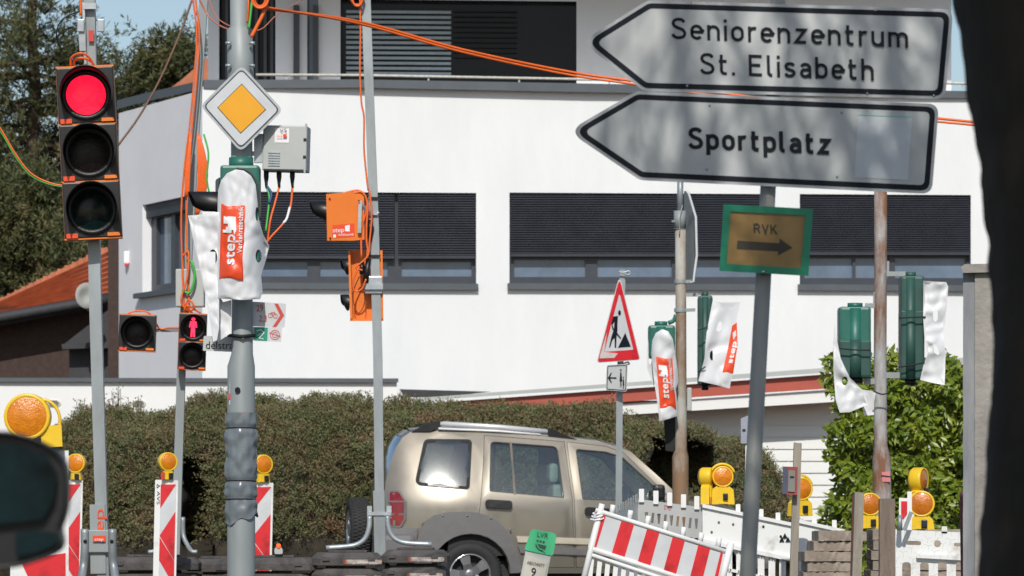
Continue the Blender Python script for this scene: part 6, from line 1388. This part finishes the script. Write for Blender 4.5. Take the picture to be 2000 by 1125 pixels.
# concrete pillar
DP = 18.0
cpil = thing('gate_pillar', 'old concrete gate pillar with flaking grey left side, next to the dark tree', 'pillar', (P(1908, 0, DP).x, DP, 0))
def colm(x0, x1, y0, D, t, mt, nm, par, amp=1.5):
    yb = YH + H * F / D; pts = []; n = 40
    for k in range(n + 1): y = y0 + (yb - y0) * k / n; pts.append((x0 + amp * noise.noise(Vector((y * .04, x0, 0))), y))
    for k in range(n, -1, -1): y = y0 + (yb - y0) * k / n; pts.append((x1 + amp * noise.noise(Vector((y * .04, x1, 5))), y))
    mb = MB(); mb.panel(pts, [], pxmap(D), t); o = mb.build(nm, mt, par); rebuild_normals(o); return o
colm(1881, 1906, 530, DP + .01, .12, concg, 'painted_side', cpil); colm(1904, 1960, 528, DP - .01, .16, concrete, 'shaft', cpil)
mb = MB(); mb.panel([(1877, 522), (1884, 516), (1965, 514), (1965, 531), (1880, 533)], [], pxmap(DP - .04), .24); mb.build('cap', concrete, cpil)
# slabs: two piles
random.seed(3)
DSl = 23.0; pos_words = ['top', 'second', 'third', 'fourth', 'fifth', 'sixth', 'seventh', 'eighth']
slab0 = None
def slabmesh(w_, d_, h_):
    mb = MB(); n = 14; vs = []
    for i in range(n + 1):
        x = -w_ / 2 + w_ * i / n
        for y_, z_ in ((-d_ / 2, 0), (-d_ / 2, h_), (d_ / 2, h_), (d_ / 2, 0)): vs.append((x, y_ + random.uniform(-.006, .006), z_ + random.uniform(-.004, .004) * (1 if z_ else .4)))
    mb.add(vs, [(0, 1, 2, 3), tuple(range(4 * n + 3, 4 * n - 1, -1))] + [(4 * i + j, 4 * i + 4 + j, 4 * i + 4 + (j + 1) % 4, 4 * i + (j + 1) % 4) for i in range(n) for j in range(4)]); return mb
for pile, (xa, xb, yt_, wds) in enumerate(((1597, 1690, 1036, 'left pile'), (1692, 1886, 1033, 'right pile'))):
    w_ = (xb - xa) * DSl / F; h_ = .056; me = None; z0 = P(0, yt_, DSl).z; n = int(z0 / .060)
    for k in range(n):
        q = P((xa + xb) / 2, 0, DSl); z = z0 - (k + 1) * .060
        if z < 0: break
        off = random.uniform(-.03, .03) - (.0 if pile else min(k, 3) * .035)
        if me is None or k == 4:
            mb = slabmesh(w_, .45, h_); o = mb.build('stone_slab', slabm, None); me = o.data
        else: o = bpy.data.objects.new('stone_slab', me); C.objects.link(o)
        o.location = (q.x + off, q.y + random.uniform(-.03, .03), z); o.rotation_euler = (0, 0, R(random.uniform(-2, 2)))
        word = pos_words[k] if k < 8 else f'{k + 1}th'
        props(o, f'brown grey stone slab, {word} from the top of the {wds} behind the stakes', 'slab', 'stone slabs stacked behind the stakes')
# slotted white barrier at the right
sb = thing('barrier_fence', 'white slotted plastic barrier between the brown stake and the gate pillar', 'barrier', (P(1815, 0, 21.5).x, 21.5, 0))
ho_ = [roundpoly([(1770, 1056), (1799, 1057), (1799, 1065), (1770, 1064)], 4), circ(1831, 1062, 7, 7, 14), roundpoly([(1863, 1060), (1900, 1061), (1900, 1068), (1863, 1067)], 4)]
for k in range(5): x = 1762 + k * 35; ho_.append(roundpoly([(x, 1098), (x + 17, 1098), (x + 17, 1230), (x, 1230)], 7))
mb = MB(); mb.panel([(1749, 1034), (1905, 1041), (1905, 1390), (1749, 1390)], ho_, pxmap(21.5), .05); sbo = mb.build('panel', whiteplastic, sb); rebuild_normals(sbo)
mb = MB(); mb.panel([(1772, 960), (1781, 960), (1781, 1036), (1772, 1036)], [], pxmap(21.7), .03); mb.build('tooth', whiteplastic, sb); mb = MB(); tooth(mb, 1839, 1028, 11, 14, 21.5); mb.build('tooth', whiteplastic, sb); mb = MB(); mb.bar(P(1790, 1086, 21.48), P(1900, 1092, 21.48), .02, .02); mb.build('rib', whiteplastic, sb)
mb = MB(); mb.tube([P(1757, 1036, 21.4), P(1758, 1006, 21.4)], [.016, .012], 10); mb.bar(P(1766, 1036, 21.4), P(1780, 1000, 21.4), .02, .02); mb.build('clamp', galv, sb)
bb2 = thing('traffic_beacon', 'small red and white beacon top showing between stake and lamps at right', 'beacon', (P(1768, 0, 23.5).x, 23.5, 0), 0, 'red and white roadworks beacons')
mb = MB(); mb.panel(roundpoly([(1756, 972), (1788, 974), (1788, 1350), (1756, 1350)], 2), [], pxmap(23.5), .04); bo2 = mb.build('board', whiteplastic, bb2)
mb = MB(); mb.panel([(1760, 979), (1786, 979), (1786, 985), (1764, 1014), (1760, 1010)], [], pxmap(23.494), .003); mb.build('red_stripes', redp, bo2)
# chicken wire
mb = MB(); hx_ = 15.0
for i in range(15):
    for j in range(7):
        x = 1668 + i * hx_ * 1.0; y = 1004 + j * 22 + (11 if i % 2 else 0)
        if y > 1135 or x > 1886 or (noise.noise(Vector((x * .02, y * .02, 3))) < -.25 and y < 1040): continue
        jx = lambda a, b: (a + 9.0 * noise.noise(Vector((a * .04, b * .04, 1))), b + 10.0 * noise.noise(Vector((a * .04, b * .04, 9))))
        y -= 7 * math.sin((x - 1668) / 218 * PI) * -1
        for a, b in (((x, y), (x + hx_ * .5, y + 3.5)), ((x + hx_ * .5, y + 3.5), (x + hx_, y)), ((x + hx_ * .5, y + 3.5), (x + hx_ * .5, y + 15))):
            a, b = jx(*a), jx(*b); mb.tube([P(a[0], a[1], DK - .15), P(b[0], b[1], DK - .15)], .00045, 3, cap=False)
mb.build('wire_mesh', pbr('dull_wire', (.20, .20, .19), .5, .5), None, 'sagging chicken wire stretched between the stakes and iron post at lower right', 'wire mesh')

# ------------------------------------------------------------------ foreground tree on the right
DTr = 7.0
random.seed(21)
ft2 = thing('street_tree', 'near dark tree trunk at the right edge of the frame', 'tree', (P(2080, 0, DTr).x, DTr, 0))
edge = [(-120, 1862), (0, 1868), (60, 1880), (150, 1890), (250, 1903), (330, 1915), (420, 1925), (520, 1932), (620, 1937), (720, 1938), (850, 1929), (980, 1920), (1125, 1910), (1500, 1880), (2270, 1780)]
mb = MB(); vs = []; cols = 40; ys_ = [(-120 + i * (2270 + 120) / 160) for i in range(161)]; e_y = np.array([e[0] for e in edge]); e_x = np.array([e[1] for e in edge])
for yy in ys_:
    xe = float(np.interp(yy, e_y, e_x)); rr = .20 + max(0, (yy - 1125)) * .00006; c = P(xe, yy, DTr); cx = c.x + rr
    for k in range(cols):
        a = 2 * PI * k / cols; r2 = rr + .008 * noise.noise(Vector((math.cos(a) * 3, math.sin(a) * 3, c.z * 1.2))) + .006 * noise.noise(Vector((math.cos(a) * 5, math.sin(a) * 5, c.z * 22))) + .005 * noise.noise(Vector((math.cos(a) * 12, math.sin(a) * 12, c.z * 9)))
        vs.append(Vector((cx + math.cos(a) * r2, DTr + math.sin(a) * r2, c.z)))
n = len(ys_); mb.add(vs, [(i * cols + k, (i + 1) * cols + k, (i + 1) * cols + (k + 1) % cols, i * cols + (k + 1) % cols) for i in range(n - 1) for k in range(cols)], True)
topc = P(1862, -120, DTr) + Vector((.20, 0, 0))
br = []
def grow_b(p, d, r_, L_, lvl):
    pts = [p]; rs = [r_]; q = p
    for k in range(5):
        d = (d + Vector((random.gauss(0, .13), random.gauss(0, .13), random.gauss(.03, .08)))).normalized(); q = q + d * L_ / 5; pts.append(q); rs.append(r_ * (1 - .09 * (k + 1)))
    mb.tube(pts, rs, 8 if r_ > .03 else 5, cap=False)
    if lvl == 0: return
    for j in range(3 if lvl > 1 else 4):
        a = random.uniform(0, 2 * PI); sd = Vector((math.cos(a), math.sin(a), random.uniform(.1, .7))); k = random.randint(2, 5)
        grow_b(pts[k], (d * .9 + sd * .8).normalized(), rs[k] * .62, L_ * .72, lvl - 1)
grow_b(topc - Vector((0, 0, .1)), Vector((.12, .02, 1)), .19, 2.2, 0)
t0 = topc + Vector((.2, .03, 1.9))
for a in (200, 225, 250, 275, 300, 320, 340, 0, 30, 60, 90, 120, 150, 180, 170, 190, 210, 160, 140, 185, 235, 205):
    grow_b(t0 + Vector((0, 0, random.uniform(-.8, .8))), Vector((math.cos(R(a)) * .8 + .1, math.sin(R(a)) * .8, 1.0)).normalized(), .15, 2.3, 3)
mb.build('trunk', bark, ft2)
# dense evergreen added out of view at the right so its crown shades the near trunk
et = thing('added_shade_tree', 'dense evergreen added out of view at right to shade the near trunk', 'tree', (1.75, 2.2, 0))
mb = MB(); mb.tube([(1.75, 2.2, 0), (1.5, 2.3, 3), (1.0, 2.5, 7.5)], [.18, .15, .05], 10); mb.build('trunk', barkb, et)
N_ = 9000; dv = rng.normal(0, 1, (N_, 3)); dv /= np.linalg.norm(dv, axis=1)[:, None]; rr_ = rng.uniform(.55, 1, (N_, 1)) ** .5
cc = np.array([.95, 2.6, 6.0]) + dv * rr_ * np.array([1.25, 1.5, 2.1]); leafcloud('crown', laurelm, *sprays(cc, dv, 4, .2, .12, .06), et)

# ------------------------------------------------------------------ neighbouring car with wing mirror at bottom left
DM = 5.5
nc = thing('neighbour_car', 'dark wing mirror of a car standing close at bottom left', 'car', (P(-600, 0, DM).x, DM, 0))
sM = DM / F
mp = [(-60, 850), (0, 842), (35, 846), (75, 858), (108, 876), (126, 900), (132, 930), (131, 985), (124, 1015), (118, 1035), (122, 1062), (110, 1082), (70, 1098), (20, 1110), (-60, 1112)]
cx_, cy_ = 20, 975; vs = []; N = 40
ring = [(p.x, p.y) for p in catm([Vector((a, b, 0)) for a, b in mp], 4)]; m = len(ring)
for d, sc_ in ((-.0, .93), (-.015, .975), (.0, 1.0), (.06, .97), (.12, .82), (.15, .5)):
    for x, y in ring: vs.append(P(cx_ + (x - cx_) * sc_, cy_ + (y - cy_) * sc_, DM) + Vector((0, d, 0)))
mb = MB(); mb.add(vs, [(L_ * m + i, L_ * m + i + 1, (L_ + 1) * m + i + 1, (L_ + 1) * m + i) for L_ in range(5) for i in range(m - 1)], True)
mb.add([P(cx_ + (x - cx_) * .95, cy_ + (y - cy_) * .95, DM + .004) for x, y in ring], [list(range(m))]); mh = mb.build('mirror_housing', blackp, nc)
mb = MB(); gp_ = roundpoly([(-60, 868), (30, 868), (92, 890), (112, 925), (106, 975), (84, 1015), (-60, 1030)], 14); mb.panel(gp_, [], pxmap(DM - .012), .004); mb.build('mirror_glass', mirg, mh)
mb = MB(); gp_ = roundpoly([(30, 1040), (70, 1036), (112, 1042), (112, 1062), (70, 1080), (30, 1088)], 8); mb.panel(gp_, [], pxmap(DM - .012), .004); mb.build('lower_glass', mirg, mh)
mb = MB(); mb.bar(P(-40, 1020, DM + .06), P(-230, 1030, DM + .2), .07, .09); mb.build('mirror_arm', blackp, nc)
# body of that car, left of the frame
bx0 = P(-230, 0, DM).x; 
prof_c = [(-1.9, .35), (-1.95, .8), (-1.75, .95), (-1.4, 1.40), (-.9, 1.47), (.1, 1.45), (.55, 1.25), (1.05, .98), (1.95, .82), (2.1, .55), (2.1, .3)]
Mn = Matrix.Translation((bx0 - .85, DM - .35, 0)) @ Matrix.Rotation(R(90), 4, 'Z')
mb = MB(); n = 11
for sy_ in range(1): pass
vs = []; lay = [(-.82, .96), (-.85, 1), (.85, 1), (.82, .96)]
for yy, k in lay: vs += [(x * (k if abs(x) > 1 else 1), yy * (1 if z < 1 else .84), z) for x, z in prof_c]
n = len(prof_c); mb.add(vs, [(L_ * n + i, L_ * n + i + 1, (L_ + 1) * n + i + 1, (L_ + 1) * n + i) for L_ in range(3) for i in range(n - 1)] + [list(range(n)), list(range(4 * n - 1, 3 * n - 1, -1))], False, Mn); nb_ = mb.build('body', pbr('silver_car_paint', (.35, .36, .37), .3, .5, coat=.5), nc); rebuild_normals(nb_)
mb = MB()
for yy in (-.78, .78): mb.panel([(-1.25, 1.0), (.75, 1.0), (.3, 1.36), (-1.1, 1.38)], [], lambda u, v, d, yy=yy: Mn @ Vector((u, yy * (1.08 - .13 * (v - 1) / .4) + (d if yy < 0 else -d), v)), .01)
mb.build('side_window', wing, nc)
for x in (-1.25, 1.3):
    for yy in (-.76, .76):
        mb = MB(); mb.lathe([(.2, -.1), (.31, -.1), (.32, -.06), (.32, .06), (.31, .1), (.2, .1), (.001, .05)], Mn @ Matrix.Translation((x, yy, .32)), 24); mb.lathe([(.2, -.1), (.001, -.08)], Mn @ Matrix.Translation((x, yy, .32)), 24); mb.build('wheel', tyre, nc)
